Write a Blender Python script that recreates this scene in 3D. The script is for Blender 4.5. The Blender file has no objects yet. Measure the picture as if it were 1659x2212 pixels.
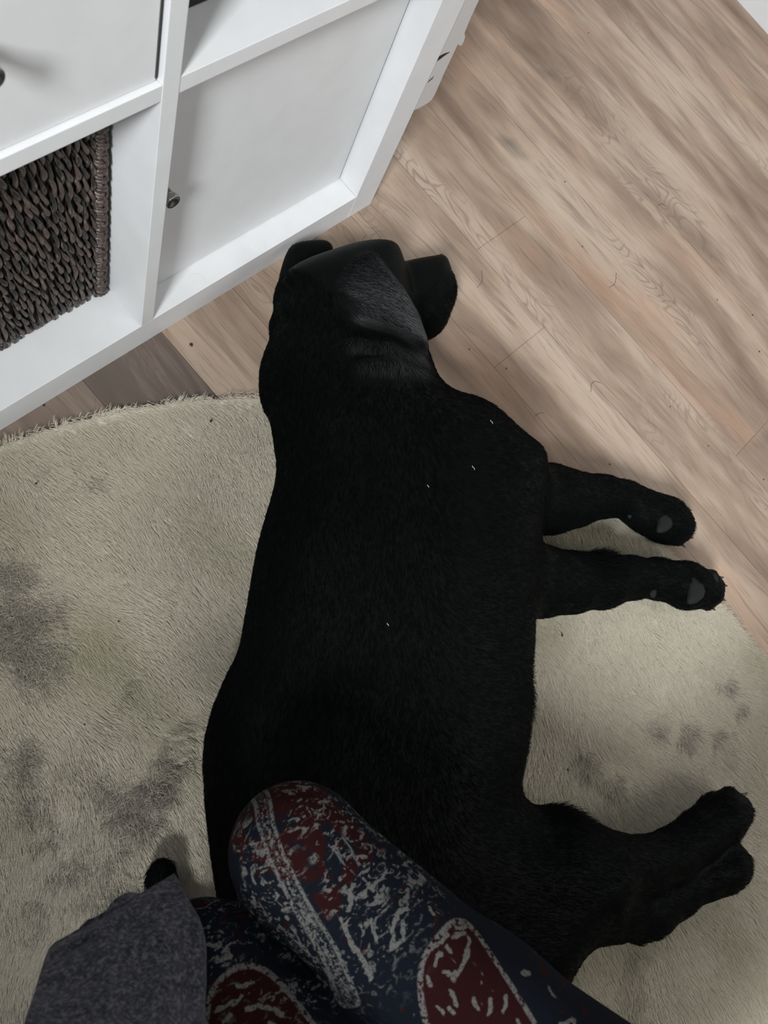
import bpy, bmesh, math, random
import numpy as np
from mathutils import Matrix, Vector
random.seed(7); rng = np.random.default_rng(11)
S = bpy.context.scene
COL = S.collection

# ---------------------------------------------------------------- camera, world, light, exposure
CAM_RIGHT = (0.690748, -0.654366, 0.307689)
CAM_DOWN = (-0.584484, -0.755795, -0.295218)
CAM_FWD = (0.42573, 0.024082, -0.90453)
CAM_LOC = (-0.69105, -0.34412, 0.87738)
cd = bpy.data.cameras.new('camera'); cam = bpy.data.objects.new('camera', cd); COL.objects.link(cam)
m = Matrix.Identity(4)
for i in range(3):
    m[i][0] = CAM_RIGHT[i]; m[i][1] = -CAM_DOWN[i]; m[i][2] = -CAM_FWD[i]; m[i][3] = CAM_LOC[i]
cam.matrix_world = m
cd.sensor_fit = 'VERTICAL'; cd.sensor_height = 24; cd.lens = 19.535
cd.clip_start = 0.02; cd.clip_end = 30
cd.dof.use_dof = True; cd.dof.focus_distance = 0.88; cd.dof.aperture_fstop = 7.0
S.camera = cam

world = bpy.data.worlds.new('world'); S.world = world; world.use_nodes = True
bg = world.node_tree.nodes['Background']
bg.inputs['Color'].default_value = (0.80, 0.88, 0.84, 1); bg.inputs['Strength'].default_value = 0.035

def area(name, loc, target, sx, sy, power, col):
    l = bpy.data.lights.new(name, 'AREA'); l.shape = 'RECTANGLE'; l.size = sx; l.size_y = sy
    l.energy = power; l.color = col
    o = bpy.data.objects.new(name, l); COL.objects.link(o); o.location = loc
    o.rotation_euler = (Vector(target) - Vector(loc)).to_track_quat('-Z', 'Y').to_euler()
    return o
area('window_daylight', (-2.95, -1.25, 2.68), (-0.25, -0.2, 0.1), 0.55, 0.95, 208, (0.95, 0.98, 1.0))
area('rear_window_daylight', (0.30, -2.40, 2.60), (-0.25, -0.45, 0.0), 1.4, 1.1, 36, (1.0, 0.985, 0.95))

S.view_settings.view_transform = 'Standard'
S.view_settings.look = 'None'
S.view_settings.gamma = 1
S.view_settings.use_curve_mapping = False
S.view_settings.exposure = 0.0

# ---------------------------------------------------------------- helpers
def tag(o, label=None, cat=None, group=None, kind=None):
    if label: o['label'] = label
    if cat: o['category'] = cat
    if group: o['group'] = group
    if kind: o['kind'] = kind
    return o
def empty(name, loc=(0, 0, 0)):
    o = bpy.data.objects.new(name, None); COL.objects.link(o); o.location = loc
    o.empty_display_size = 0.05
    return o
def link(name, me, mat=None, parent=None):
    o = bpy.data.objects.new(name, me); COL.objects.link(o)
    if mat: me.materials.append(mat)
    if parent is not None:
        o.parent = parent
        o.matrix_parent_inverse = Matrix.Translation(-Vector(parent.location))
    return o
def np_mesh(name, V, F, smooth=True):
    """V (n,3), F (k,4) or (k,3) arrays -> mesh"""
    V = np.asarray(V, np.float32); F = np.asarray(F, np.int32)
    k = F.shape[1]
    me = bpy.data.meshes.new(name)
    me.vertices.add(len(V)); me.vertices.foreach_set('co', V.ravel())
    me.loops.add(F.size); me.loops.foreach_set('vertex_index', F.ravel())
    me.polygons.add(len(F))
    me.polygons.foreach_set('loop_start', np.arange(len(F), dtype=np.int32) * k)
    me.polygons.foreach_set('loop_total', np.full(len(F), k, np.int32))
    me.update(calc_edges=True); me.validate()
    if smooth: me.polygons.foreach_set('use_smooth', np.ones(len(me.polygons), bool))
    return me
def attr(me, name, data, kind='FLOAT', dom='POINT'):
    a = me.attributes.new(name, kind, dom)
    if kind == 'FLOAT': a.data.foreach_set('value', np.asarray(data, np.float32).ravel())
    else: a.data.foreach_set('vector', np.asarray(data, np.float32).ravel())
def box_mesh(name, lo, hi, bevel=0.0006):
    bm = bmesh.new(); bmesh.ops.create_cube(bm, size=1)
    lo = Vector(lo); hi = Vector(hi)
    for v in bm.verts:
        v.co = Vector([(lo[i] + hi[i]) / 2 + v.co[i] * (hi[i] - lo[i]) for i in range(3)])
    if bevel:
        bmesh.ops.bevel(bm, geom=bm.edges[:], offset=bevel, segments=2, affect='EDGES', profile=0.6)
    me = bpy.data.meshes.new(name); bm.to_mesh(me); bm.free()
    return me
def box(name, lo, hi, mat, parent=None, bevel=0.0006):
    return link(name, box_mesh(name, lo, hi, bevel), mat, parent)
def lathe(name, prof, base, axis, mat, parent, n=28):
    """prof: list of (r, h); axis direction from base"""
    a = Vector(axis).normalized(); t = a.orthogonal().normalized(); b = a.cross(t)
    V = []; F = []
    for r, h in prof:
        for i in range(n):
            q = 2 * math.pi * i / n
            V.append(Vector(base) + a * h + (t * math.cos(q) + b * math.sin(q)) * r)
    for j in range(len(prof) - 1):
        for i in range(n):
            F.append((j * n + i, j * n + (i + 1) % n, (j + 1) * n + (i + 1) % n, (j + 1) * n + i))
    me = bpy.data.meshes.new(name)
    F += [tuple(range(n))[::-1], tuple(range((len(prof) - 1) * n, len(prof) * n))]
    me.from_pydata([tuple(v) for v in V], [], F); me.update()
    for p in me.polygons: p.use_smooth = len(p.vertices) == 4
    return link(name, me, mat, parent)
def tubes(paths, nseg=6):
    """paths: list of (pts(n,3), radii(n)) -> V,F of all tubes"""
    VV = []; FF = []; off = 0
    ang = np.arange(nseg) * 2 * math.pi / nseg
    for P, Rr in paths:
        P = np.asarray(P, float); n = len(P); Rr = np.broadcast_to(np.asarray(Rr, float), (n,))
        T = np.gradient(P, axis=0); T /= np.linalg.norm(T, axis=1)[:, None] + 1e-12
        ref = np.array([0, 1.0, 0]) if abs(T[0][1]) < 0.8 else np.array([1.0, 0, 0])
        U = np.cross(T, ref); U /= np.linalg.norm(U, axis=1)[:, None] + 1e-12
        W = np.cross(T, U)
        V = P[:, None] + Rr[:, None, None] * (np.cos(ang)[None, :, None] * U[:, None] + np.sin(ang)[None, :, None] * W[:, None])
        VV.append(V.reshape(-1, 3))
        i, j = np.meshgrid(np.arange(n - 1), np.arange(nseg), indexing='ij'); j2 = (j + 1) % nseg
        FF.append(np.stack([i * nseg + j, i * nseg + j2, (i + 1) * nseg + j2, (i + 1) * nseg + j], -1).reshape(-1, 4) + off)
        off += n * nseg
    return np.concatenate(VV), np.concatenate(FF)

# ---- signed-distance modelling
def smooth_poly(P, it=2):
    P = np.asarray(P, float)
    for _ in range(it):
        Q = np.roll(P, -1, 0)
        P = np.stack([P * 0.75 + Q * 0.25, P * 0.25 + Q * 0.75], 1).reshape(-1, 2)
    return P
def poly_sdf(X, Y, P):
    """positive inside; X,Y arrays"""
    P = np.asarray(P, float); Q = np.roll(P, -1, 0)
    d = np.full(X.shape, 1e9); ins = np.zeros(X.shape, bool)
    for (ax, ay), (bx, by) in zip(P, Q):
        ex, ey = bx - ax, by - ay; px, py = X - ax, Y - ay
        t = np.clip((px * ex + py * ey) / (ex * ex + ey * ey + 1e-14), 0, 1)
        d = np.minimum(d, (px - ex * t) ** 2 + (py - ey * t) ** 2)
        c = (ay > Y) != (by > Y)
        with np.errstate(divide='ignore', invalid='ignore'):
            ins ^= c & (X < ex * (Y - ay) / (ey if ey else 1e-14) + ax)
    d = np.sqrt(d)
    return np.where(ins, d, -d)
def line_dist(X, Y, P):
    d = np.full(X.shape, 1e9)
    for (ax, ay), (bx, by) in zip(P[:-1], P[1:]):
        ex, ey = bx - ax, by - ay
        t = np.clip(((X - ax) * ex + (Y - ay) * ey) / (ex * ex + ey * ey + 1e-14), 0, 1)
        d = np.minimum(d, np.hypot(X - ax - ex * t, Y - ay - ey * t))
    return d
class Field:
    def __init__(s, lo, hi, h):
        s.lo = np.array(lo, float); s.h = h
        n = np.ceil((np.array(hi) - s.lo) / h).astype(int) + 1
        s.x, s.y, s.z = [s.lo[i] + h * np.arange(n[i]) for i in range(3)]
        s.F = np.full(n, 0.5, np.float32)
        s.X2, s.Y2 = np.meshgrid(s.x, s.y, indexing='ij')
    def inflate(s, P, zc, T, D):
        """a pillow: outline P at height zc, thickness T (number or 2-D array), edge roundness D"""
        d = poly_sdf(s.X2, s.Y2, smooth_poly(P)).astype(np.float32)
        D = np.broadcast_to(np.asarray(D, np.float32), d.shape); u = np.minimum(d / D, 1.0)[:, :, None]; D = D[:, :, None]
        T = np.broadcast_to(np.asarray(T, np.float32), d.shape)[:, :, None] / 2
        zc = np.broadcast_to(np.asarray(zc, np.float32), d.shape)[:, :, None]
        g = np.sqrt((1 - u) ** 2 + ((s.z[None, None, :] - zc) / T) ** 2) - 1
        return (g * np.minimum(D, T)).astype(np.float32)
    def bbox(s, lo, hi):
        i0 = np.maximum(np.floor((np.array(lo) - s.lo) / s.h).astype(int), 0)
        i1 = np.minimum(np.ceil((np.array(hi) - s.lo) / s.h).astype(int) + 1, s.F.shape)
        return tuple(slice(a, max(a, b)) for a, b in zip(i0, i1))
    def merge(s, g, k, sl=None):
        A = s.F if sl is None else s.F[sl]
        hh = np.clip(0.5 + 0.5 * (A - g) / k, 0, 1)
        r = A * (1 - hh) + g * hh - k * hh * (1 - hh)
        if sl is None: s.F = r.astype(np.float32)
        else: s.F[sl] = r
    def cone(s, a, b, k):
        (ax, ay, az, ra), (bx, by, bz, rb) = a, b
        R = max(ra, rb) + 0.05
        sl = s.bbox((min(ax, bx) - R, min(ay, by) - R, min(az, bz) - R), (max(ax, bx) + R, max(ay, by) + R, max(az, bz) + R))
        X = s.x[sl[0]][:, None, None] - ax; Y = s.y[sl[1]][None, :, None] - ay; Z = s.z[sl[2]][None, None, :] - az
        ex, ey, ez = bx - ax, by - ay, bz - az; L = ex * ex + ey * ey + ez * ez + 1e-12
        t = np.clip((X * ex + Y * ey + Z * ez) / L, 0, 1)
        d = np.sqrt((X - ex * t) ** 2 + (Y - ey * t) ** 2 + (Z - ez * t) ** 2) - (ra + (rb - ra) * t)
        s.merge(d.astype(np.float32), k, sl)
    def chain(s, pts, k):
        for a, b in zip(pts[:-1], pts[1:]): s.cone(a, b, k)
    def ball(s, p, k): s.cone(p, (p[0] + 1e-4, p[1], p[2], p[3]), k)
    def blur(s, it=1):
        for _ in range(it):
            for ax in range(3):
                A = s.F; B = A.copy()
                sl = [slice(None)] * 3; lo = sl.copy(); hi = sl.copy(); md = sl.copy()
                md[ax] = slice(1, -1); lo[ax] = slice(0, -2); hi[ax] = slice(2, None)
                B[tuple(md)] = A[tuple(md)] * 0.5 + 0.25 * (A[tuple(lo)] + A[tuple(hi)])
                s.F = B
    def mesh(s, name):
        F = s.F; n = np.array(F.shape) - 1
        offs = [(i, j, k) for i in (0, 1) for j in (0, 1) for k in (0, 1)]
        def sub(o): return F[o[0]:o[0] + n[0], o[1]:o[1] + n[1], o[2]:o[2] + n[2]]
        cnt = np.zeros(n, np.int8)
        for o in offs: cnt += (sub(o) < 0)
        mask = (cnt > 0) & (cnt < 8)
        ci = np.argwhere(mask); idx = np.full(n, -1, np.int32); idx[mask] = np.arange(len(ci))
        val = {o: F[ci[:, 0] + o[0], ci[:, 1] + o[1], ci[:, 2] + o[2]] for o in offs}
        acc = np.zeros((len(ci), 3)); num = np.zeros(len(ci))
        for a in offs:
            for ax in range(3):
                if a[ax]: continue
                b = list(a); b[ax] = 1; b = tuple(b)
                fa, fb = val[a], val[b]; cr = (fa < 0) != (fb < 0)
                t = np.where(cr, fa / np.where(cr, fa - fb, 1), 0)
                P = np.array(a, float)[None] + t[:, None] * (np.array(b) - np.array(a))[None]
                acc += P * cr[:, None]; num += cr
        V = (ci + acc / num[:, None]) * s.h + s.lo
        Q = []
        for ax in range(3):
            sl0 = [slice(1, n[i]) for i in range(3)]; sl0[ax] = slice(0, n[ax])
            sl1 = [slice(1, n[i]) for i in range(3)]; sl1[ax] = slice(1, n[ax] + 1)
            a = F[tuple(sl0)] < 0; b = F[tuple(sl1)] < 0
            e = np.argwhere(a != b)
            inside = a[tuple(e.T)]
            st = np.array([1, 1, 1]); st[ax] = 0; e = e + st
            o1, o2 = [(ax + 1) % 3, (ax + 2) % 3]
            def cell(d1, d2):
                c = e.copy(); c[:, o1] -= d1; c[:, o2] -= d2
                return idx[c[:, 0], c[:, 1], c[:, 2]]
            q = np.stack([cell(1, 1), cell(0, 1), cell(0, 0), cell(1, 0)], 1)
            q[~inside] = q[~inside][:, ::-1]
            Q.append(q)
        Q = np.concatenate(Q); Q = Q[(Q >= 0).all(1)]
        return np_mesh(name, V, Q)

def vert_no(me):
    co = np.empty(len(me.vertices) * 3, np.float32); me.vertices.foreach_get('co', co)
    no = np.empty(len(me.vertices) * 3, np.float32); me.vertex_normals.foreach_get('vector', no)
    return co.reshape(-1, 3), no.reshape(-1, 3)
def hair(name, roots, dirs, up, length, mat, parent, r0, r1, npt=3, attrs=None, bend=1.0):
    n = len(roots)
    hc = bpy.data.hair_curves.new(name)
    hc.add_curves([npt] * n)
    t = np.linspace(0, 1, npt)[None, :, None]
    L = np.asarray(length).reshape(-1, 1, 1)
    lift = up[:, None, :] * (t * (1.0 + bend) - bend * t * t)
    P = roots[:, None, :] + L * (dirs[:, None, :] * t + lift)
    hc.position_data.foreach_set('vector', P.astype(np.float32).ravel())
    ra = hc.attributes.get('radius') or hc.attributes.new('radius', 'FLOAT', 'POINT')
    ra.data.foreach_set('value', np.tile(np.linspace(r0, r1, npt), n).astype(np.float32))
    for k, v in (attrs or {}).items():
        a = hc.attributes.new(k, 'FLOAT', 'CURVE'); a.data.foreach_set('value', np.asarray(v, np.float32))
    o = bpy.data.objects.new(name, hc); COL.objects.link(o); hc.materials.append(mat)
    if parent is not None:
        o.parent = parent; o.matrix_parent_inverse = Matrix.Translation(-Vector(parent.location))
    return o
def vnoise(X, Y, sc, seed):
    """smooth 2-D value noise in 0..1"""
    r = np.random.default_rng(seed).random((64, 64))
    x = X * sc; y = Y * sc; i = np.floor(x).astype(int); j = np.floor(y).astype(int)
    fx = x - i; fy = y - j; fx = fx * fx * (3 - 2 * fx); fy = fy * fy * (3 - 2 * fy)
    g = lambda a, b: r[a % 64, b % 64]
    return (g(i, j) * (1 - fx) + g(i + 1, j) * fx) * (1 - fy) + (g(i, j + 1) * (1 - fx) + g(i + 1, j + 1) * fx) * fy

# ---------------------------------------------------------------- measured outlines, in metres
TORSO = [(-0.2528,-0.0754),(-0.2709,-0.0938),(-0.2927,-0.1059),(-0.312,-0.1191),(-0.3308,-0.1386),(-0.3392,-0.152),(-0.3435,-0.1681),(-0.3578,-0.1896),(-0.3748,-0.2149),(-0.3891,-0.2292),(-0.4148,-0.2465),(-0.444,-0.2662),(-0.4735,-0.2901),(-0.5015,-0.3138),(-0.5254,-0.3338),(-0.5517,-0.345),(-0.58,-0.359),(-0.6002,-0.3736),(-0.617,-0.3907),(-0.638,-0.4191),(-0.657,-0.4482),(-0.6747,-0.4775),(-0.6866,-0.4989),(-0.6915,-0.5169),(-0.6867,-0.5475),(-0.6689,-0.5819),(-0.6311,-0.6328),(-0.5362,-0.6624),(-0.4632,-0.6511),(-0.4228,-0.6229),(-0.3986,-0.6069),(-0.3787,-0.5951),(-0.3565,-0.5785),(-0.3362,-0.5594),(-0.3263,-0.5493),(-0.3069,-0.5347),(-0.2887,-0.5183),(-0.2623,-0.4951),(-0.2212,-0.4627),(-0.1991,-0.4467),(-0.1779,-0.4293),(-0.1595,-0.416),(-0.1398,-0.3961),(-0.1332,-0.3836),(-0.1347,-0.365),(-0.1362,-0.3464),(-0.1357,-0.3259),(-0.1372,-0.3073),(-0.1471,-0.285),(-0.1653,-0.2633),(-0.1601,-0.2461),(-0.1531,-0.2334),(-0.1442,-0.2163),(-0.1433,-0.1769),(-0.1564,-0.1264),(-0.1988,-0.0927)]
HAUNCH = [(-0.4602,-0.5901),(-0.4211,-0.6247),(-0.4129,-0.6343),(-0.3989,-0.6563),(-0.3866,-0.6803),(-0.3759,-0.706),(-0.3655,-0.7253),(-0.3661,-0.7542),(-0.401,-0.7736),(-0.4297,-0.7798),(-0.4427,-0.7686),(-0.4551,-0.768),(-0.4738,-0.7658),(-0.4902,-0.7685),(-0.5151,-0.7701),(-0.5552,-0.7489),(-0.604,-0.701),(-0.6431,-0.6478),(-0.6688,-0.5834),(-0.6444,-0.5248),(-0.5709,-0.5059),(-0.5057,-0.5348)]
SKULL = [(-0.2429,-0.07),(-0.2307,-0.0537),(-0.2136,-0.0437),(-0.187,-0.044),(-0.1565,-0.0504),(-0.1317,-0.056),(-0.1111,-0.0626),(-0.0923,-0.0717),(-0.0798,-0.0835),(-0.0743,-0.0964),(-0.0774,-0.1063),(-0.0898,-0.1309),(-0.11,-0.1617),(-0.1292,-0.1888),(-0.1359,-0.2129),(-0.1863,-0.2036),(-0.2461,-0.1495),(-0.2626,-0.098)]
MUZZLE = [(-0.0891,-0.101),(-0.0655,-0.1036),(-0.0449,-0.1107),(-0.0208,-0.1208),(-0.0116,-0.1264),(-0.0123,-0.1367),(-0.0198,-0.1512),(-0.0294,-0.1703),(-0.0417,-0.1807),(-0.0556,-0.1869),(-0.073,-0.1966),(-0.0893,-0.1986),(-0.1089,-0.1931),(-0.1346,-0.182),(-0.1434,-0.1582)]
EAR_TOP = [(-0.2252,-0.1217),(-0.1969,-0.0983),(-0.1597,-0.0873),(-0.1348,-0.0921),(-0.1389,-0.1138),(-0.1388,-0.1359),(-0.1401,-0.1647),(-0.1477,-0.1907),(-0.1607,-0.2148),(-0.1703,-0.2193),(-0.1832,-0.2093),(-0.1934,-0.1931),(-0.2106,-0.173),(-0.2267,-0.1538),(-0.226,-0.1364)]
EAR_LOW = [(-0.2287,-0.0595),(-0.2097,-0.0394),(-0.1947,-0.0272),(-0.1732,-0.0127),(-0.157,-0.0078),(-0.1318,-0.0184),(-0.1182,-0.0272),(-0.1169,-0.0377),(-0.1234,-0.0449),(-0.1522,-0.0496),(-0.1909,-0.0511),(-0.2189,-0.0622)]
LEG_A = [(-0.1902,-0.4001,0.075,0.045),(-0.1322,-0.4369,0.06,0.036),(-0.0979,-0.4591,0.05,0.0275),(-0.0611,-0.4795,0.042,0.0215),(-0.0312,-0.5036,0.034,0.0185),(-0.0169,-0.5344,0.03,0.022),(0.0007,-0.5613,0.028,0.0245),(0.0077,-0.5769,0.026,0.021)]
LEG_B = [(-0.2685,-0.4574,0.09,0.05),(-0.2281,-0.4909,0.08,0.0365),(-0.194,-0.5179,0.07,0.0315),(-0.1554,-0.5458,0.062,0.028),(-0.1182,-0.5684,0.055,0.0225),(-0.0854,-0.5951,0.05,0.0215),(-0.0586,-0.6266,0.047,0.0255),(-0.0385,-0.6508,0.045,0.0215)]
LEG_C = [(-0.4277,-0.6854,0.1,0.045),(-0.3871,-0.74,0.09,0.032),(-0.3551,-0.7707,0.08,0.027),(-0.32,-0.7942,0.07,0.0255),(-0.274,-0.8113,0.06,0.0245),(-0.2369,-0.8245,0.052,0.0265),(-0.2155,-0.8346,0.048,0.022)]
LEG_D = [(-0.4488,-0.7273,0.07,0.05),(-0.4051,-0.7736,0.06,0.034),(-0.3723,-0.812,0.05,0.03),(-0.3364,-0.8301,0.046,0.0245),(-0.2952,-0.8478,0.044,0.0235),(-0.268,-0.8618,0.043,0.0265),(-0.2567,-0.8721,0.041,0.02)]
HOCK = [(-0.3968,-0.7824,0.058,0.03),(-0.3933,-0.8093,0.05,0.02),(-0.401,-0.8302,0.046,0.0065)]
TAIL = [(-0.6771,-0.5404,0.075,0.03),(-0.7151,-0.5222,0.05,0.022),(-0.7265,-0.4966,0.04,0.0165),(-0.717,-0.4643,0.036,0.0125),(-0.7037,-0.4455,0.034,0.011),(-0.6975,-0.4385,0.034,0.01)]
TOES = [(0.0202,-0.5663,0.034,0.0105),(0.0182,-0.5788,0.03,0.0105),(0.0097,-0.5878,0.026,0.0105),(-0.0016,-0.5884,0.022,0.0105),(-0.0276,-0.6408,0.055,0.0105),(-0.0267,-0.6542,0.052,0.0105),(-0.035,-0.6632,0.047,0.011),(-0.048,-0.663,0.042,0.0105),(-0.2106,-0.8166,0.055,0.0115),(-0.2086,-0.8315,0.052,0.0115),(-0.2167,-0.8422,0.05,0.012),(-0.2265,-0.8499,0.046,0.011),(-0.2479,-0.8599,0.047,0.0105),(-0.2521,-0.8709,0.044,0.0115),(-0.2614,-0.8781,0.041,0.0115),(-0.2724,-0.8795,0.038,0.0105)]
CLAWS = [(0.0303,-0.5687,0.036,0),(0.0272,-0.5858,0.03,0),(0.0141,-0.5968,0.024,0),(-0.0014,-0.5972,0.02,0),(-0.015,-0.6488,0.055,0),(-0.0172,-0.6604,0.052,0),(-0.031,-0.673,0.046,0),(-0.0481,-0.6744,0.04,0),(-0.196,-0.8284,0.054,0)]
PADS = [(-0.0192,-0.5543,0.0505,0.018),(0.0109,-0.5696,0.045,0.008),(-0.0017,-0.5747,0.044,0.007),(-0.047,-0.5189,0.042,0.006),(-0.0687,-0.6322,0.0705,0.019),(-0.0343,-0.6433,0.0645,0.0085),(-0.0503,-0.6495,0.0625,0.007),(-0.1138,-0.596,0.066,0.008),(-0.0575,-0.6046,0.062,0.006)]
WRINK = [(-0.2534,-0.1778,0.15,0.012),(-0.2299,-0.1998,0.15,0.012),(-0.191,-0.2225,0.12,0.01),(-0.2653,-0.2027,0.155,0.013),(-0.2417,-0.217,0.155,0.013),(-0.2101,-0.2332,0.13,0.01)]
NOSE = [(-0.0088,-0.1257,0.052,0.008)]
LINT = [(-0.2042,-0.3295,0.172,0),(-0.2595,-0.3527,0.185,0),(-0.4298,-0.4055,0.185,0),(-0.3113,-0.3359,0.19,0)]
CRUMB = [(-0.3247,-0.0315,0.0,0),(-0.4978,-0.0014,0.0,0),(0.2325,-0.2146,0.0,0),(0.157,-0.4651,0.0,0),(0.3997,-0.4529,-0.0,0),(0.3592,-0.499,0.0,0),(0.1627,-0.5406,-0.0,0),(0.2911,-0.1233,0.0,0),(0.0138,-0.464,0.0,0),(-0.0342,-0.2318,0.0,0),(-0.0097,-0.2811,0.0,0),(0.1978,-0.6289,0.0,0),(0.3651,-0.4002,0.0,0),(0.5472,0.0519,0.0,0)]
STRAND = [[(0.2478,-0.2743),(0.2376,-0.2821),(0.2302,-0.2855),(0.2194,-0.284)],[(0.069,-0.3775),(0.079,-0.3696),(0.0869,-0.3692),(0.0927,-0.3773)],[(0.4029,-0.2344),(0.4123,-0.2351),(0.4167,-0.2442)],[(0.0659,-0.1578),(0.0551,-0.1702),(0.0409,-0.1729)],[(-0.0264,-0.3525),(-0.0186,-0.3525),(-0.012,-0.3563)]]
RSPECK = [(-0.5583,-0.0717,0.035,0),(-0.584,-0.2336,0.035,0),(-0.6684,-0.2916,0.035,0),(-0.3724,-0.1208,0.03,0),(-0.3212,-0.6735,0.035,0),(-0.2147,-0.5668,0.035,0)]
BLOBS = [(-0.659,-0.176,0.0432,1),(-0.635,-0.132,0.024,0.9),(-0.659,-0.217,0.0288,1),(-0.674,-0.216,0.024,0.9),(-0.724,-0.283,0.024,0.7),(-0.738,-0.319,0.0216,0.8),(-0.745,-0.345,0.0192,0.8),(-0.681,-0.38,0.024,1),(-0.686,-0.353,0.0192,0.7),(-0.629,-0.372,0.0168,0.9),(-0.655,-0.382,0.0168,1),(-0.683,-0.395,0.0192,0.8),(-0.752,-0.399,0.0384,0.6),(-0.795,-0.392,0.0288,0.5),(-0.744,-0.434,0.0288,0.7),(-0.726,-0.398,0.024,0.6),(-0.295,-0.687,0.024,0.72),(-0.29,-0.722,0.0192,0.65),(-0.173,-0.753,0.024,0.72),(-0.197,-0.724,0.0168,0.65),(-0.143,-0.788,0.0192,0.65),(-0.085,-0.759,0.012,0.72),(-0.094,-0.788,0.012,0.65),(-0.15,-0.818,0.0192,0.58),(-0.291,-0.66,0.012,0.36),(-0.331,-0.743,0.0168,0.43),(-0.4,-0.869,0.0168,0.65),(-0.427,-0.885,0.0192,0.5),(-0.434,-0.839,0.0144,0.43),(-0.47,-0.82,0.0144,0.36),(-0.193,-0.892,0.0144,0.43),(-0.296,-0.845,0.0005,0.07),(-0.515,-0.097,0.0096,0.8),(-0.524,-0.078,0.0077,0.5),(-0.624,-0.291,0.0077,0.8),(-0.552,-0.051,0.0144,0.3),(-0.252,-0.577,0.0144,0.3),(-0.431,-0.258,0.0086,0.6)]
RIDGES = [([-0.57,-0.367],[-0.619,-0.364],0.012,0.006),([-0.613,-0.363],[-0.664,-0.385],0.014,0.0078),([-0.664,-0.385],[-0.708,-0.388],0.014,0.006),([-0.67,-0.305],[-0.715,-0.325],0.018,0.006),([-0.715,-0.325],[-0.738,-0.374],0.016,0.0048),([-0.673,-0.194],[-0.629,-0.19],0.02,0.0036),([-0.297,-0.681],[-0.289,-0.729],0.014,0.0048),([-0.197,-0.724],[-0.143,-0.796],0.014,0.0042),([-0.289,-0.729],[-0.327,-0.754],0.013,0.0036),([-0.404,-0.865],[-0.443,-0.898],0.014,0.0048)]
K1 = (-0.6225,-0.4713,0.25)
P1 = (-0.6078,-0.6308,0.285)
A1 = (-0.6964,-0.6537,0.115)
K2 = (-0.7173,-0.4868,0.222)
P2 = (-0.7096,-0.5828,0.25)
A2 = (-0.8005,-0.6523,0.06)
PAIS1 = [(-0.5873,-0.5609),(-0.5756,-0.5698),(-0.574,-0.5802),(-0.5791,-0.5944),(-0.5839,-0.6108),(-0.5889,-0.6305),(-0.6017,-0.6739),(-0.651,-0.6181),(-0.6394,-0.5868),(-0.6259,-0.5677),(-0.6125,-0.5592)]
PAIS2 = [(-0.7266,-0.4909),(-0.7085,-0.4874),(-0.6919,-0.4953),(-0.6838,-0.5137),(-0.6845,-0.5424),(-0.689,-0.5842),(-0.7023,-0.6077),(-0.7642,-0.5363)]
MAR1 = [(-0.6549,-0.4205),(-0.6165,-0.4132),(-0.5921,-0.4239),(-0.5812,-0.4509),(-0.5825,-0.4914),(-0.5926,-0.5021),(-0.6082,-0.4948),(-0.619,-0.5042),(-0.6441,-0.5106),(-0.6398,-0.4872),(-0.6436,-0.4634),(-0.6554,-0.4398)]
SEAM = [(-0.6138,-0.42),(-0.63,-0.4373),(-0.6394,-0.4567),(-0.6471,-0.4893),(-0.6526,-0.5237),(-0.662,-0.5574)]
CLOTH = [[(-0.7696,-0.4008,0.255),(-0.7516,-0.4055,0.258),(-0.7326,-0.4108,0.258),(-0.7131,-0.4169,0.252),(-0.6974,-0.4223,0.243),(-0.6917,-0.4241,0.238)],[(-0.7741,-0.401,0.262),(-0.7548,-0.4077,0.268),(-0.7364,-0.4155,0.268),(-0.7183,-0.4248,0.266),(-0.7026,-0.4337,0.262),(-0.6951,-0.4396,0.255)],[(-0.7796,-0.4042,0.275),(-0.7586,-0.4153,0.283),(-0.741,-0.4276,0.286),(-0.7231,-0.4403,0.288),(-0.7089,-0.4524,0.283),(-0.7003,-0.4598,0.272)],[(-0.7887,-0.4106,0.3),(-0.7684,-0.4267,0.308),(-0.7498,-0.4421,0.312),(-0.7341,-0.456,0.31),(-0.7209,-0.4711,0.3),(-0.7154,-0.4783,0.288)],[(-0.7974,-0.4165,0.33),(-0.7787,-0.4354,0.335),(-0.7604,-0.4545,0.338),(-0.746,-0.4725,0.332),(-0.7359,-0.4885,0.318),(-0.7323,-0.4969,0.305)],[(-0.8168,-0.4332,0.38),(-0.7966,-0.4543,0.385),(-0.7769,-0.4771,0.385),(-0.763,-0.5003,0.37),(-0.7514,-0.5232,0.35),(-0.7429,-0.54,0.335)]]
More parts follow.
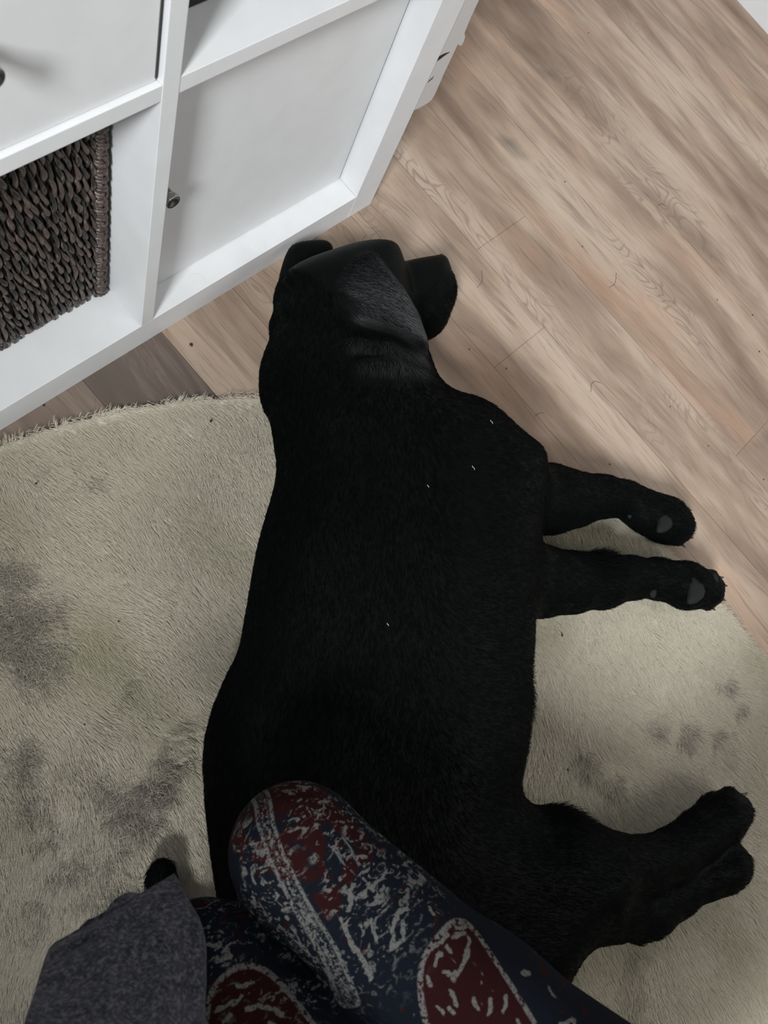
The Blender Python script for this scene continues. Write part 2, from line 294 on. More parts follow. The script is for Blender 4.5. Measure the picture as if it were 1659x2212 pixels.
PRINT = [(-0.6001,-0.5646,-0.5919,-0.5654),(-0.5844,-0.5693,-0.579,-0.5741),(-0.5908,-0.5689,-0.5831,-0.575),(-0.5833,-0.5783,-0.5945,-0.5821),(-0.5945,-0.5821,-0.6056,-0.5837),(-0.6056,-0.5837,-0.6102,-0.5761),(-0.6054,-0.5812,-0.6097,-0.5832),(-0.6056,-0.5634,-0.6025,-0.5648),(-0.5987,-0.5691,-0.5985,-0.5725),(-0.6117,-0.5696,-0.6038,-0.5684),(-0.6194,-0.5716,-0.622,-0.5756),(-0.6153,-0.5866,-0.618,-0.592),(-0.6085,-0.5978,-0.6108,-0.6022),(-0.6016,-0.6053,-0.6077,-0.6094),(-0.5934,-0.6122,-0.6009,-0.6145),(-0.6269,-0.5873,-0.6263,-0.591),(-0.622,-0.5916,-0.6229,-0.5943),(-0.5979,-0.6246,-0.6002,-0.6286),(-0.6154,-0.5372,-0.6069,-0.5347),(-0.6069,-0.5347,-0.6003,-0.5364),(-0.6154,-0.5372,-0.6235,-0.5447),(-0.6235,-0.5447,-0.6144,-0.5461),(-0.6144,-0.5461,-0.608,-0.539),(-0.627,-0.5244,-0.6218,-0.5248),(-0.6218,-0.5248,-0.6272,-0.5346),(-0.6155,-0.5022,-0.628,-0.5107),(-0.6199,-0.4996,-0.6224,-0.501),(-0.6093,-0.5124,-0.5944,-0.5137),(-0.6043,-0.5182,-0.6017,-0.5181),(-0.5891,-0.549,-0.5889,-0.5525),(-0.5852,-0.5288,-0.5802,-0.5367),(-0.5737,-0.6152,-0.5706,-0.6202),(-0.5827,-0.6468,-0.5699,-0.6545),(-0.5699,-0.6545,-0.5786,-0.6588),(-0.6348,-0.5113,-0.6411,-0.5315),(-0.6385,-0.5265,-0.6444,-0.5507),(-0.7245,-0.5016,-0.7129,-0.5047),(-0.7153,-0.5052,-0.7078,-0.5064),(-0.7247,-0.5091,-0.7198,-0.5087),(-0.7112,-0.5131,-0.7059,-0.5161),(-0.7036,-0.5171,-0.6965,-0.531),(-0.7067,-0.5005,-0.6986,-0.5062),(-0.7063,-0.4808,-0.6988,-0.4857),(-0.7056,-0.4698,-0.6984,-0.4759),(-0.7046,-0.5292,-0.7031,-0.5367)]
FRINGE = [(-0.35,-0.615,0.035),(-0.375,-0.655,0.035),(-0.33,-0.57,0.03),(-0.22,-0.62,0.03),(-0.17,-0.655,0.03),(-0.50,-0.86,0.035),(-0.15,-0.52,0.025)]

# ---------------------------------------------------------------- materials
class NT:
    def __init__(s, name):
        s.m = bpy.data.materials.new(name); s.m.use_nodes = True
        s.t = s.m.node_tree; s.b = s.t.nodes['Principled BSDF']
    def n(s, typ, **kw):
        nd = s.t.nodes.new(typ)
        for k, v in kw.items():
            if k.startswith('i_'):
                key = k[2:]; key = int(key) if key.isdigit() else key.replace('_', ' ')
                if hasattr(v, 'node') or isinstance(v, bpy.types.NodeSocket): s.t.links.new(v, nd.inputs[key])
                else: nd.inputs[key].default_value = v
            else: setattr(nd, k, v)
        return nd
    def l(s, a, b): s.t.links.new(a, b)
    def math(s, op, a, b=0.0, c=None):
        kw = {'i_0': a, 'i_1': b}
        if c is not None: kw['i_2'] = c
        return s.n('ShaderNodeMath', operation=op, **kw).outputs[0]
    def ramp(s, f, stops, interp='LINEAR'):
        nd = s.n('ShaderNodeValToRGB', i_0=f); cr = nd.color_ramp; cr.interpolation = interp
        while len(cr.elements) < len(stops): cr.elements.new(0.5)
        for e, (p, c) in zip(cr.elements, stops):
            e.position = p; e.color = (*c, 1) if len(c) == 3 else c
        return nd.outputs[0]
    def mix(s, f, a, b, blend='MIX'):
        nd = s.n('ShaderNodeMix', data_type='RGBA', blend_type=blend, clamp_factor=True)
        for sock, v in ((nd.inputs[0], f), (nd.inputs[6], a), (nd.inputs[7], b)):
            if isinstance(v, bpy.types.NodeSocket): s.l(v, sock)
            else: sock.default_value = v if not isinstance(v, tuple) or len(v) == 4 else (*v, 1)
        return nd.outputs[2]
    def smooth(s, f, a, b):
        nd = s.n('ShaderNodeMapRange', interpolation_type='SMOOTHSTEP', i_0=f, i_1=a, i_2=b)
        return nd.outputs[0]
    def attr(s, name): return s.n('ShaderNodeAttribute', attribute_name=name)
    def coord(s, sc=(1, 1, 1), rot=(0, 0, 0), src=None):
        if src is None: src = s.n('ShaderNodeTexCoord').outputs['Object']
        return s.n('ShaderNodeMapping', i_Vector=src, i_Scale=sc, i_Rotation=rot).outputs[0]
    def noise(s, v, scale, detail=3, rough=0.55, dist=0.0):
        return s.n('ShaderNodeTexNoise', i_Vector=v, i_Scale=scale, i_Detail=detail, i_Roughness=rough, i_Distortion=dist).outputs[0]
    def bump(s, h, strength, dist):
        nd = s.n('ShaderNodeBump', i_Height=h, i_Strength=strength, i_Distance=dist); s.l(nd.outputs[0], s.b.inputs['Normal'])
    def set(s, **kw):
        for k, v in kw.items():
            sock = s.b.inputs[k.replace('_', ' ')]
            if isinstance(v, bpy.types.NodeSocket): s.l(v, sock)
            else: sock.default_value = (*v, 1) if isinstance(v, tuple) and len(v) == 3 else v
        return s
def plain(name, col, rough=0.5, spec=0.5, **kw):
    t = NT(name); t.set(Base_Color=col, Roughness=rough, Specular_IOR_Level=spec, **kw); return t.m

def mat_white_board():
    t = NT('white_laminate'); v = t.coord()
    f = t.noise(v, 30, 2)
    t.set(Base_Color=t.ramp(f, [(0.3, (0.58, 0.585, 0.59)), (0.7, (0.61, 0.615, 0.62))]), Roughness=0.42, Specular_IOR_Level=0.35)
    t.bump(t.noise(v, 700, 2), 0.03, 0.0005)
    return t.m
M_WHITE = mat_white_board()
M_GAP = plain('dark_seam', (0.05, 0.05, 0.05), 0.8, 0.1)
M_METAL = plain('brushed_steel', (0.33, 0.34, 0.33), 0.33, 0.5, Metallic=1.0)
M_WALL = plain('white_paint', (0.78, 0.79, 0.81), 0.6, 0.3)
def mat_wood():
    t = NT('oak_laminate')
    obj = t.n('ShaderNodeTexCoord').outputs['Object']
    off = t.attr('plank').outputs['Vector']
    tone = t.attr('tone').outputs['Fac']
    v = t.n('ShaderNodeVectorMath', operation='ADD', i_0=obj, i_1=off).outputs[0]
    # bent grain lines: distort the cross coordinate with long noise
    w1 = t.noise(t.coord((1, 0.22, 1), src=v), 7.5, 3, 0.5)
    warp = t.math('MULTIPLY', t.math('SUBTRACT', w1, 0.5), 0.10)
    sep = t.n('ShaderNodeSeparateXYZ', i_0=v)
    xw = t.math('ADD', sep.outputs[0], warp)
    vv = t.n('ShaderNodeCombineXYZ', i_0=xw, i_1=sep.outputs[1], i_2=0.0).outputs[0]
    fine = t.noise(t.coord((1, 0.035, 1), src=vv), 420, 4, 0.6)
    mid = t.noise(t.coord((1, 0.07, 1), src=vv), 75, 4, 0.6)
    broad = t.noise(t.coord((1, 0.20, 1), src=vv), 11, 4, 0.6)
    redn = t.noise(t.coord((1, 0.25, 1), src=vv), 9, 2, 0.5)
    base = t.ramp(broad, [(0.34, (0.150, 0.102, 0.072)), (0.46, (0.255, 0.184, 0.134)), (0.56, (0.365, 0.278, 0.210)), (0.74, (0.44, 0.35, 0.276))])
    base = t.mix(t.math('MULTIPLY', t.smooth(redn, 0.52, 0.72), 0.45), base, (0.37, 0.225, 0.15))
    c = t.mix(t.math('MULTIPLY', t.smooth(mid, 0.49, 0.30), 0.62), base, (0.19, 0.14, 0.105))
    c = t.mix(t.math('MULTIPLY', t.smooth(fine, 0.48, 0.30), 0.55), c, (0.13, 0.095, 0.07))
    # cathedral rings: contour lines of the warped field, only in some strips
    ringf = t.noise(t.coord((1, 0.33, 1), src=v), 16, 2, 0.45, 0.4)
    ring = t.math('FRACT', t.math('MULTIPLY', ringf, 22.0))
    ringl = t.smooth(t.math('ABSOLUTE', t.math('SUBTRACT', ring, 0.5)), 0.22, 0.02)
    rmask = t.smooth(t.noise(t.coord((1, 0.18, 1), src=v), 8, 2), 0.53, 0.66)
    c = t.mix(t.math('MULTIPLY', t.math('MULTIPLY', ringl, rmask), 0.55), c, (0.15, 0.115, 0.09))
    # knots
    kn = t.attr('knot').outputs['Fac']
    c = t.mix(kn, c, (0.10, 0.085, 0.07))
    dk = t.attr('dark').outputs['Fac']
    c = t.mix(t.math('MULTIPLY', dk, t.smooth(mid, 0.0, 0.6)), c, (0.10, 0.078, 0.066))
    c = t.mix(1.0, c, t.n('ShaderNodeCombineColor', i_0=tone, i_1=tone, i_2=tone).outputs[0], 'MULTIPLY')
    t.set(Base_Color=c, Roughness=t.ramp(fine, [(0.3, (0.62, 0.62, 0.62)), (0.7, (0.5, 0.5, 0.5))]), Specular_IOR_Level=0.3)
    h = t.math('ADD', t.math('MULTIPLY', fine, 0.6), t.math('MULTIPLY', mid, 0.4))
    t.bump(h, 0.18, 0.0012)
    return t.m
def mat_pile():
    t = NT('faux_fur_pile')
    dark = t.attr('dark').outputs['Fac']; rnd = t.attr('rnd').outputs['Fac']; yel = t.attr('yel').outputs['Fac']
    c = t.mix(rnd, (0.53, 0.48, 0.385), (0.63, 0.575, 0.47))
    c = t.mix(t.math('MULTIPLY', yel, 0.7), c, (0.37, 0.345, 0.23))
    c = t.mix(dark, c, (0.18, 0.16, 0.135))
    t.set(Base_Color=c, Roughness=0.75, Specular_IOR_Level=0.15)
    return t.m
def mat_backing():
    t = NT('rug_backing'); v = t.coord()
    t.set(Base_Color=t.ramp(t.noise(v, 160, 3), [(0.35, (0.40, 0.37, 0.31)), (0.65, (0.55, 0.51, 0.44))]), Roughness=0.9, Specular_IOR_Level=0.1)
    return t.m
def mat_coat(name):
    t = NT(name)
    e = t.attr('sleek_sheen').outputs['Fac']
    t.set(Base_Color=(0.0018, 0.0025, 0.0023), Roughness=0.48, Specular_IOR_Level=t.math('ADD', 0.04, t.math('MULTIPLY', e, 0.3)))
    t.bump(t.noise(t.coord((1, 1, 1)), 450, 3), 0.35, 0.0012)
    return t.m
def mat_legging():
    t = NT('printed_legging'); v = t.coord(rot=(0, 0, math.radians(8)))
    warp = t.noise(t.coord(), 38, 3, 0.6)
    wv = t.math('MULTIPLY', t.math('SUBTRACT', warp, 0.5), 0.022)
    mar = t.attr('maroon').outputs['Fac']; pais = t.attr('paisley').outputs['Fac']
    seam = t.attr('seam').outputs['Fac']; small = t.attr('knee').outputs['Fac']
    fm = t.smooth(t.math('ADD', mar, wv), -0.0006, 0.0006)
    patch = t.smooth(t.noise(v, 55, 2, 0.5, 0.6), 0.555, 0.57)        # navy islands in the maroon
    fm = t.math('MULTIPLY', fm, t.math('SUBTRACT', 1.0, patch))
    spots = t.math('MULTIPLY', t.smooth(t.noise(v, 70, 2, 0.5, 1.0), 0.64, 0.65), 1.0)
    fm = t.math('MAXIMUM', fm, spots)
    fp = t.smooth(pais, -0.0004, 0.0004)
    fm = t.math('MAXIMUM', fm, fp)
    knit = t.noise(t.coord((1, 0.6, 1)), 1400, 2)
    navy = t.mix(knit, (0.0022, 0.0032, 0.0056), (0.0044, 0.0058, 0.0094))
    marn = t.mix(knit, (0.0100, 0.0022, 0.0025), (0.0165, 0.0036, 0.0042))
    c = t.mix(fm, navy, marn)
    # broken white strokes
    st1 = t.noise(t.coord((1.0, 0.42, 1.0), rot=(0, 0, math.radians(-35))), 105, 3, 0.6, 0.9)
    st2 = t.noise(t.coord((0.5, 1.0, 1.0), rot=(0, 0, math.radians(20))), 190, 3, 0.62, 1.2)
    cl = t.noise(t.coord(), 34, 2)
    w = t.math('MULTIPLY', t.math('MULTIPLY', t.smooth(st1, 0.61, 0.64), t.smooth(cl, 0.46, 0.56)), t.math('MAXIMUM', t.smooth(small, 0.3, 0.75), t.smooth(st1, 0.66, 0.68)))
    w2 = t.math('MULTIPLY', t.math('MULTIPLY', t.smooth(st2, 0.56, 0.60), small), t.smooth(cl, 0.36, 0.5))
    edge = t.smooth(t.math('ABSOLUTE', t.math('SUBTRACT', pais, 0.0016)), 0.0022, 0.0012)
    bead = t.smooth(t.noise(t.coord(), 330, 1), 0.36, 0.5)
    w3 = t.math('MULTIPLY', edge, bead)
    sm = t.math('MULTIPLY', t.smooth(t.math('ABSOLUTE', t.math('SUBTRACT', seam, 0.0042)), 0.0017, 0.0006), t.smooth(t.noise(t.coord(), 420, 2), 0.38, 0.5))
    sm2 = t.math('MULTIPLY', t.smooth(seam, 0.0032, 0.001), t.smooth(t.noise(t.coord(), 520, 2), 0.5, 0.56))
    # hand-drawn looking motifs printed on the cloth
    ob = t.n('ShaderNodeTexCoord').outputs['Object']
    jx = t.n('ShaderNodeVectorMath', operation='SCALE', i_0=t.n('ShaderNodeVectorMath', operation='SUBTRACT', i_0=t.n('ShaderNodeTexNoise', i_Vector=ob, i_Scale=160.0, i_Detail=3.0).outputs['Color'], i_1=(0.5, 0.5, 0.5)).outputs[0])
    jx.inputs['Scale'].default_value = 0.006
    flat = t.n('ShaderNodeVectorMath', operation='MULTIPLY', i_0=t.n('ShaderNodeVectorMath', operation='ADD', i_0=ob, i_1=jx.outputs[0]).outputs[0], i_1=(1, 1, 0)).outputs[0]
    dmin = None
    for ax, ay, bx, by in PRINT:
        pa = t.n('ShaderNodeVectorMath', operation='SUBTRACT', i_0=flat, i_1=(ax, ay, 0)).outputs[0]
        ex, ey = bx - ax, by - ay; L2 = ex * ex + ey * ey + 1e-12
        q = t.n('ShaderNodeMath', operation='MULTIPLY', use_clamp=True, i_0=t.n('ShaderNodeVectorMath', operation='DOT_PRODUCT', i_0=pa, i_1=(ex / L2, ey / L2, 0)).outputs['Value'], i_1=1.0).outputs[0]
        e = t.n('ShaderNodeVectorMath', operation='SCALE', i_0=(ex, ey, 0)); t.l(q, e.inputs['Scale'])
        d = t.n('ShaderNodeVectorMath', operation='DISTANCE', i_0=pa, i_1=e.outputs[0]).outputs['Value']
        dmin = d if dmin is None else t.math('MINIMUM', dmin, d)
    w2 = t.math('MAXIMUM', w2, t.smooth(dmin, 0.0016, 0.0009))
    ww = t.math('MAXIMUM', t.math('MAXIMUM', w, w2), t.math('MAXIMUM', w3, t.math('MAXIMUM', sm, sm2)))
    ww = t.math('MULTIPLY', ww, t.smooth(t.noise(t.coord(), 900, 1), 0.25, 0.5))
    c = t.mix(ww, c, (0.085, 0.084, 0.079))
    t.set(Base_Color=c, Roughness=0.9, Specular_IOR_Level=0.05)
    t.bump(knit, 0.4, 0.0007)
    return t.m
def mat_knit():
    t = NT('grey_melange_knit')
    a = t.noise(t.coord((1, 1, 1)), 420, 3, 0.65); b = t.noise(t.coord((1, 1, 1)), 230, 2, 0.6)
    c = t.ramp(t.math('ADD', t.math('MULTIPLY', a, 0.65), t.math('MULTIPLY', b, 0.35)), [(0.38, (0.007, 0.0075, 0.011)), (0.5, (0.024, 0.0245, 0.032)), (0.62, (0.072, 0.070, 0.080))])
    t.set(Base_Color=c, Roughness=0.95, Specular_IOR_Level=0.1, Sheen_Weight=0.08, Sheen_Roughness=0.6)
    t.bump(a, 0.7, 0.0018)
    return t.m
def mat_weave():
    t = NT('dark_water_hyacinth')
    rnd = t.attr('rnd').outputs['Fac']
    f = t.noise(t.coord((1, 1, 0.2)), 330, 3, 0.65)
    c = t.mix(rnd, (0.013, 0.012, 0.011), (0.070, 0.048, 0.040))
    c = t.mix(t.smooth(f, 0.5, 0.72), c, (0.15, 0.115, 0.095))
    t.set(Base_Color=c, Roughness=0.42, Specular_IOR_Level=0.5)
    t.bump(f, 0.5, 0.001)
    return t.m
M_WOOD = mat_wood(); M_PILE = mat_pile(); M_BACK = mat_backing()
M_COAT = mat_coat('black_coat'); M_LEG = mat_legging(); M_KNIT = mat_knit(); M_WEAVE = mat_weave()
def mat_fur():
    t = NT('black_fur'); e = t.attr('sleek_sheen').outputs['Fac']
    t.set(Base_Color=t.mix(e, (0.0018, 0.0025, 0.0024), (0.006, 0.0068, 0.0085)), Roughness=0.40, Specular_IOR_Level=t.math('ADD', 0.03, t.math('MULTIPLY', e, 0.62)))  # glossier hair, plus sheen painted in as a lighter bluish colour
    return t.m
M_FUR = mat_fur()
M_PAD = plain('grey_paw_pad', (0.0085, 0.0092, 0.0092), 0.75, 0.15)
M_CLAW = plain('dark_claw', (0.012, 0.012, 0.012), 0.35, 0.5)
M_NOSE = plain('black_nose', (0.02, 0.022, 0.022), 0.35, 0.5)
M_SKIN = plain('skin', (0.50, 0.33, 0.25), 0.55, 0.4)
M_SOCK = plain('black_sock', (0.012, 0.012, 0.014), 0.9, 0.1)
M_PAPER = plain('white_paper', (0.46, 0.44, 0.43), 0.7, 0.2)
M_INK = plain('ink', (0.02, 0.018, 0.018), 0.7, 0.2)
M_DBOX = plain('dark_grey_board', (0.020, 0.021, 0.022), 0.7, 0.2)
M_CRUMB = plain('dark_crumb', (0.035, 0.026, 0.02), 0.8, 0.2)
M_LINT = plain('white_lint', (0.5, 0.5, 0.48), 0.9, 0.1)
M_CAP = plain('clear_cap', (0.60, 0.605, 0.60), 0.4, 0.35)

# ---------------------------------------------------------------- room
def build_floor():
    W = 0.1062; X0 = 0.083; V = []; F = []; off = []; tone = []; dark = []; knot = []
    r = random.Random(5)
    i0 = -16
    fixed = {0: -0.131, 1: -0.578}
    for i in range(i0, 9):
        x0 = X0 + i * W; x1 = min(x0 + W, 0.905)
        if x1 <= x0: continue
        y = fixed.get(i, r.uniform(-0.1, 1.0)) + 2.4
        while y > 0.6: y -= 1.2
        ys = [0.6]
        while y > -2.2: ys.append(y); y -= 1.2
        ys.append(-2.2)
        for a, b in zip(ys[:-1], ys[1:]):
            o = (r.uniform(-8, 8), r.uniform(-8, 8), 0); tn = r.uniform(0.97, 1.02); dk = 0.0
            if i >= -2: o = (3.17, 1.83, 0)
            if i == 0 and a > -0.2: o = (-2.4, 0.9, 0); tn = 0.97
            if i == 1 and b < -0.7: o = (5.2, -1.1, 0); tn = 0.97
            if i == -5: dk = 0.95; tn = 0.9
            if i == -6: dk = 0.8
            if i < -6: dk = r.choice([0, 0.4, 0.8])
            ny = max(2, int((a - b) / 0.02)); nx = 6; g = 0.00022
            base = len(V)
            for q in range(ny + 1):
                for s in range(nx + 1):
                    X = x0 + g + (x1 - x0 - 2 * g) * s / nx; Y = a - g + (b - a + 2 * g) * q / ny
                    V.append((X, Y, 0)); off.append(o); tone.append(tn)
                    d = dk
                    if i == 1: d = max(d, 0.9 * math.exp(-((X - 0.27) / 0.03) ** 2 - ((Y + 0.60) / 0.022) ** 2) * (Y < -0.578))
                    dark.append(d)
                    k = 0.0
                    for kx, ky, sx, sy, st in ((0.262, -0.036, 0.007, 0.020, 0.9), (0.42, 0.024, 0.006, 0.012, 0.7), (0.108, -0.30, 0.006, 0.014, 0.5), (0.02, -0.30, 0.006, 0.012, 0.5)):
                        k = max(k, st * math.exp(-((X - kx) / sx) ** 2 - ((Y - ky) / sy) ** 2))
                    knot.append(k)
            for q in range(ny):
                for s in range(nx):
                    p = base + q * (nx + 1) + s
                    F.append((p, p + nx + 1, p + nx + 2, p + 1))
    me = np_mesh('floor', V, F, False)
    attr(me, 'plank', off, 'FLOAT_VECTOR'); attr(me, 'tone', tone); attr(me, 'dark', dark); attr(me, 'knot', knot)
    o = link('floor', me, M_WOOD); tag(o, kind='structure')
    u = box('floor', (-2.2, -2.2, -0.05), (0.905, 0.6, -0.0006), M_GAP, None, 0); u.name = 'trim_1'; tag(u, kind='structure')
build_floor()
tag(box('wall_back', (-2.2, 0.43, 0), (1.02, 0.53, 2.5), M_WALL, None, 0), kind='structure')
tag(box('wall_right', (0.915, -2.2, 0), (1.02, 0.43, 2.5), M_WALL, None, 0), kind='structure')
WX, SILL = -1.55, 1.09  # unseen left wall, added with a high sill to shade the lower left
def added_left_wall():
    bm = bmesh.new()
    for lo, hi in (((WX - 0.14, -2.2, 0), (WX, 0.43, SILL)), ((WX - 0.14, -2.2, 2.25), (WX, 0.43, 2.5)), ((WX - 0.14, -2.2, SILL), (WX, -1.75, 2.25)), ((WX - 0.14, 0.25, SILL), (WX, 0.43, 2.25))):
        r = bmesh.ops.create_cube(bm, size=1)
        for v in r['verts']:
            v.co = Vector([(lo[k] + hi[k]) / 2 + v.co[k] * (hi[k] - lo[k]) for k in range(3)])
    me = bpy.data.meshes.new('wall_left_added'); bm.to_mesh(me); bm.free()
    tag(link('wall_left_added', me, M_WALL), kind='structure')
    w = empty('window_1', (WX - 0.07, -0.75, SILL)); tag(w, kind='structure')
    x0, x1 = WX - 0.10, WX - 0.05
    box('frame', (x0, -1.75, SILL), (x1, 0.25, SILL + 0.05), M_WHITE, w); box('frame', (x0, -1.75, 2.20), (x1, 0.25, 2.25), M_WHITE, w)
    for y in (-1.75, 0.20): box('frame', (x0, y, SILL + 0.05), (x1, y + 0.05, 2.20), M_WHITE, w)
added_left_wall()
tag(box('baseboard_right', (0.902, -2.2, 0), (0.915, 0.43, 0.07), M_WHITE, None, 0.001), kind='structure')

# ---------------------------------------------------------------- cube shelf
T = 0.0425; CW = 0.31375; DV = 0.01574; ZH = 0.32693; DEP = 0.39
XR = 0.0; XA = -T; XB = XA - CW; XC = XB - DV; XD = XC - CW; XE = XD - T
Z1 = T; Z2 = Z1 + ZH; Z3 = Z2 + DV; Z4 = Z3 + ZH; Z5 = Z4 + T
shelf = empty('cube_shelf', ((XE) / 2, DEP / 2, 0))
tag(shelf, 'white cube storage shelf standing on the wooden floor', 'shelf')
box('side_panel', (XA, 0, 0), (XR, DEP, Z5), M_WHITE, shelf)
box('side_panel', (XE, 0, 0), (XD, DEP, Z5), M_WHITE, shelf)
box('bottom_panel', (XD + 0.0003, 0.0002, 0), (XA - 0.0003, DEP, Z1), M_WHITE, shelf)
box('top_panel', (XD + 0.0003, 0.0002, Z4), (XA - 0.0003, DEP, Z5), M_WHITE, shelf)
box('divider', (XC, 0, Z1), (XB, DEP, Z4), M_WHITE, shelf)
box('shelf_board', (XB, 0.0006, Z2), (XA, DEP, Z3), M_WHITE, shelf)
box('shelf_board', (XD, 0.0006, Z2), (XC, DEP, Z3), M_WHITE, shelf)
def knob(base, parent):
    lathe('knob', [(0.0095, 0), (0.0095, 0.002), (0.0058, 0.0032), (0.0055, 0.012), (0.0056, 0.019), (0.0066, 0.0195), (0.0066, 0.0205), (0.0060, 0.021), (0.0072, 0.0225), (0.0074, 0.0262), (0.0068, 0.0270), (0.0062, 0.0264), (0.0, 0.0262)], base, (0, -1, 0), M_METAL, parent)
def door(x0, x1, z0, z1, y, kx, kz):
    d = box('door', (x0 + 0.0014, y, z0 + 0.0008), (x1 - 0.0022, y + 0.016, z1 - 0.0014), M_WHITE, shelf, 0.0008)
    box('gap_shade', (x1 - 0.0030, y + 0.0010, z0 + 0.001), (x1 - 0.0002, y + 0.0030, z1 - 0.001), M_GAP, d, 0)  # dark strip stands in for the shade inside the door gap
    box('insert_frame', (x0 + 0.0004, y + 0.0162, z0 + 0.0004), (x1 - 0.0004, 0.36, z1 - 0.0004), M_WHITE, d, 0)
    knob((kx, y, kz), d)
door(XB, XA, Z1, Z2, 0.0312, -0.3435, 0.2300)
door(XD, XC, Z3, Z4, 0.0052, -0.5100, 0.4775)
box('gap_shade_left', (XC - 0.0034, 0.0048, Z3 + 0.004), (XC - 0.0016, 0.0053, Z4 - 0.004), M_GAP, shelf, 0)  # thin dark strip painting the shaded gap beside the upper left door
for x, y in ((-0.285, 0.013), (-0.195, 0.012)):
    lathe('screw_cap', [(0.0085, 0), (0.0085, 0.0001), (0.0083, 0.0002), (0, 0.0002)], (x, y, Z1), (0, 0, 1), M_CAP, shelf, 32).data.shade_flat()

# dark box in the open upper compartment
bx = empty('storage_box', (-0.25, 0.2, Z3))
tag(bx, 'dark grey box at the top edge, in the open upper compartment', 'box')
box('box_body', (-0.350, 0.0455, Z3 + 0.0005), (-0.262, 0.34, Z3 + 0.20), M_DBOX, bx, 0.003)
box('box_lid', (-0.352, 0.0445, Z3 + 0.2002), (-0.260, 0.342, Z3 + 0.235), M_DBOX, bx, 0.003)

# ---------------------------------------------------------------- woven basket
def build_basket():
    b = empty('woven_basket', (-0.53, 0.2, Z1))
    tag(b, 'dark brown woven basket in the lower left shelf compartment', 'basket')
    xl, xr = XD + 0.010, XC - 0.0035; yf = 0.0515; z0, z1 = Z1 + 0.004, Z1 + 0.285
    def braid(cols, zz0, zz1, yc, seed, pitch, axis='x'):
        P = []; rv = []; g = random.Random(seed)
        for c in cols:
            ph = g.uniform(0, 6.28); per = g.uniform(0.046, 0.062)
            for k in range(3):
                n = 64; z = np.linspace(zz0, zz1, n)
                wob = 0.0011 * np.sin(z * 97 + g.uniform(0, 6)) + 0.0009 * np.sin(z * 41 + g.uniform(0, 6))
                a = ph + k * 2.094 + (z - zz0) / per * 6.283 + 0.35 * np.sin(z * 60 + ph)
                dx = pitch * 0.30 * np.cos(a) + wob; dy = pitch * 0.42 * np.sin(a)
                rr = pitch * (0.235 + 0.10 * np.sin(a * 1.0 + 1.2) + 0.05 * np.sin(z * 240 + ph * 3 + k))
                pts = np.stack([c + dx, yc - dy, z], 1) if axis == 'x' else np.stack([yc - dy, c + dx, z], 1)
                P.append((pts, rr)); rv.append(np.full(n * 7, g.random() ** 1.6))
        V, F = tubes(P, 7); return V, F, np.concatenate(rv)
    pitch = 0.0082
    V, F, rv = braid(np.arange(xl + 0.006, xr - 0.009, pitch), z0, z1, yf + 0.005, 3, pitch)
    me = np_mesh('front_panel', V, F); attr(me, 'rnd', rv); link('front_panel', me, M_WEAVE, b)
    V, F, rv = braid(np.arange(yf + 0.014, 0.36, pitch), z0, z1, xr - 0.004, 4, pitch, 'y')
    me = np_mesh('side_panel', V, F); attr(me, 'rnd', rv); link('side_panel', me, M_WEAVE, b)
    box('lining', (xl + 0.002, yf + 0.006, z0), (xr - 0.006, 0.36, z1 - 0.002), M_DBOX, b, 0.004)
    # wrapped corner post: a coil of flat strands
    P = []; g = random.Random(9)
    n = 900; z = np.linspace(z0, z1, n); a = (z - z0) / 0.0042 * 6.283
    R = 0.0052 + 0.0006 * np.sin(z * 300)
    P.append((np.stack([xr - 0.0075 + R * np.cos(a), yf + 0.0035 - R * np.sin(a), z + 0.0006 * np.sin(a * 1.7)], 1), 0.0019 + 0.0005 * np.sin(z * 900)))
    P.append((np.stack([np.full(40, xr - 0.0075), np.full(40, yf + 0.0035), np.linspace(z0, z1, 40)], 1), 0.0052))
    V, F = tubes(P, 6); me = np_mesh('corner_binding', V, F)
    attr(me, 'rnd', np.clip(0.75 + 0.25 * np.sin(V[:, 2] * 500), 0, 1)); link('corner_binding', me, M_WEAVE, b)
    P = []
    for k in range(2):
        s = np.linspace(0, 1, 300); a = s * 80 + k * 3.14
        P.append((np.stack([xl + (xr - xl - 0.004) * s, yf + 0.004 + 0.003 * np.cos(a), z1 + 0.003 + 0.003 * np.sin(a)], 1), 0.0042))
    V, F = tubes(P, 7); me = np_mesh('rim', V, F); attr(me, 'rnd', np.full(len(V), 0.3)); link('rim', me, M_WEAVE, b)
build_basket()

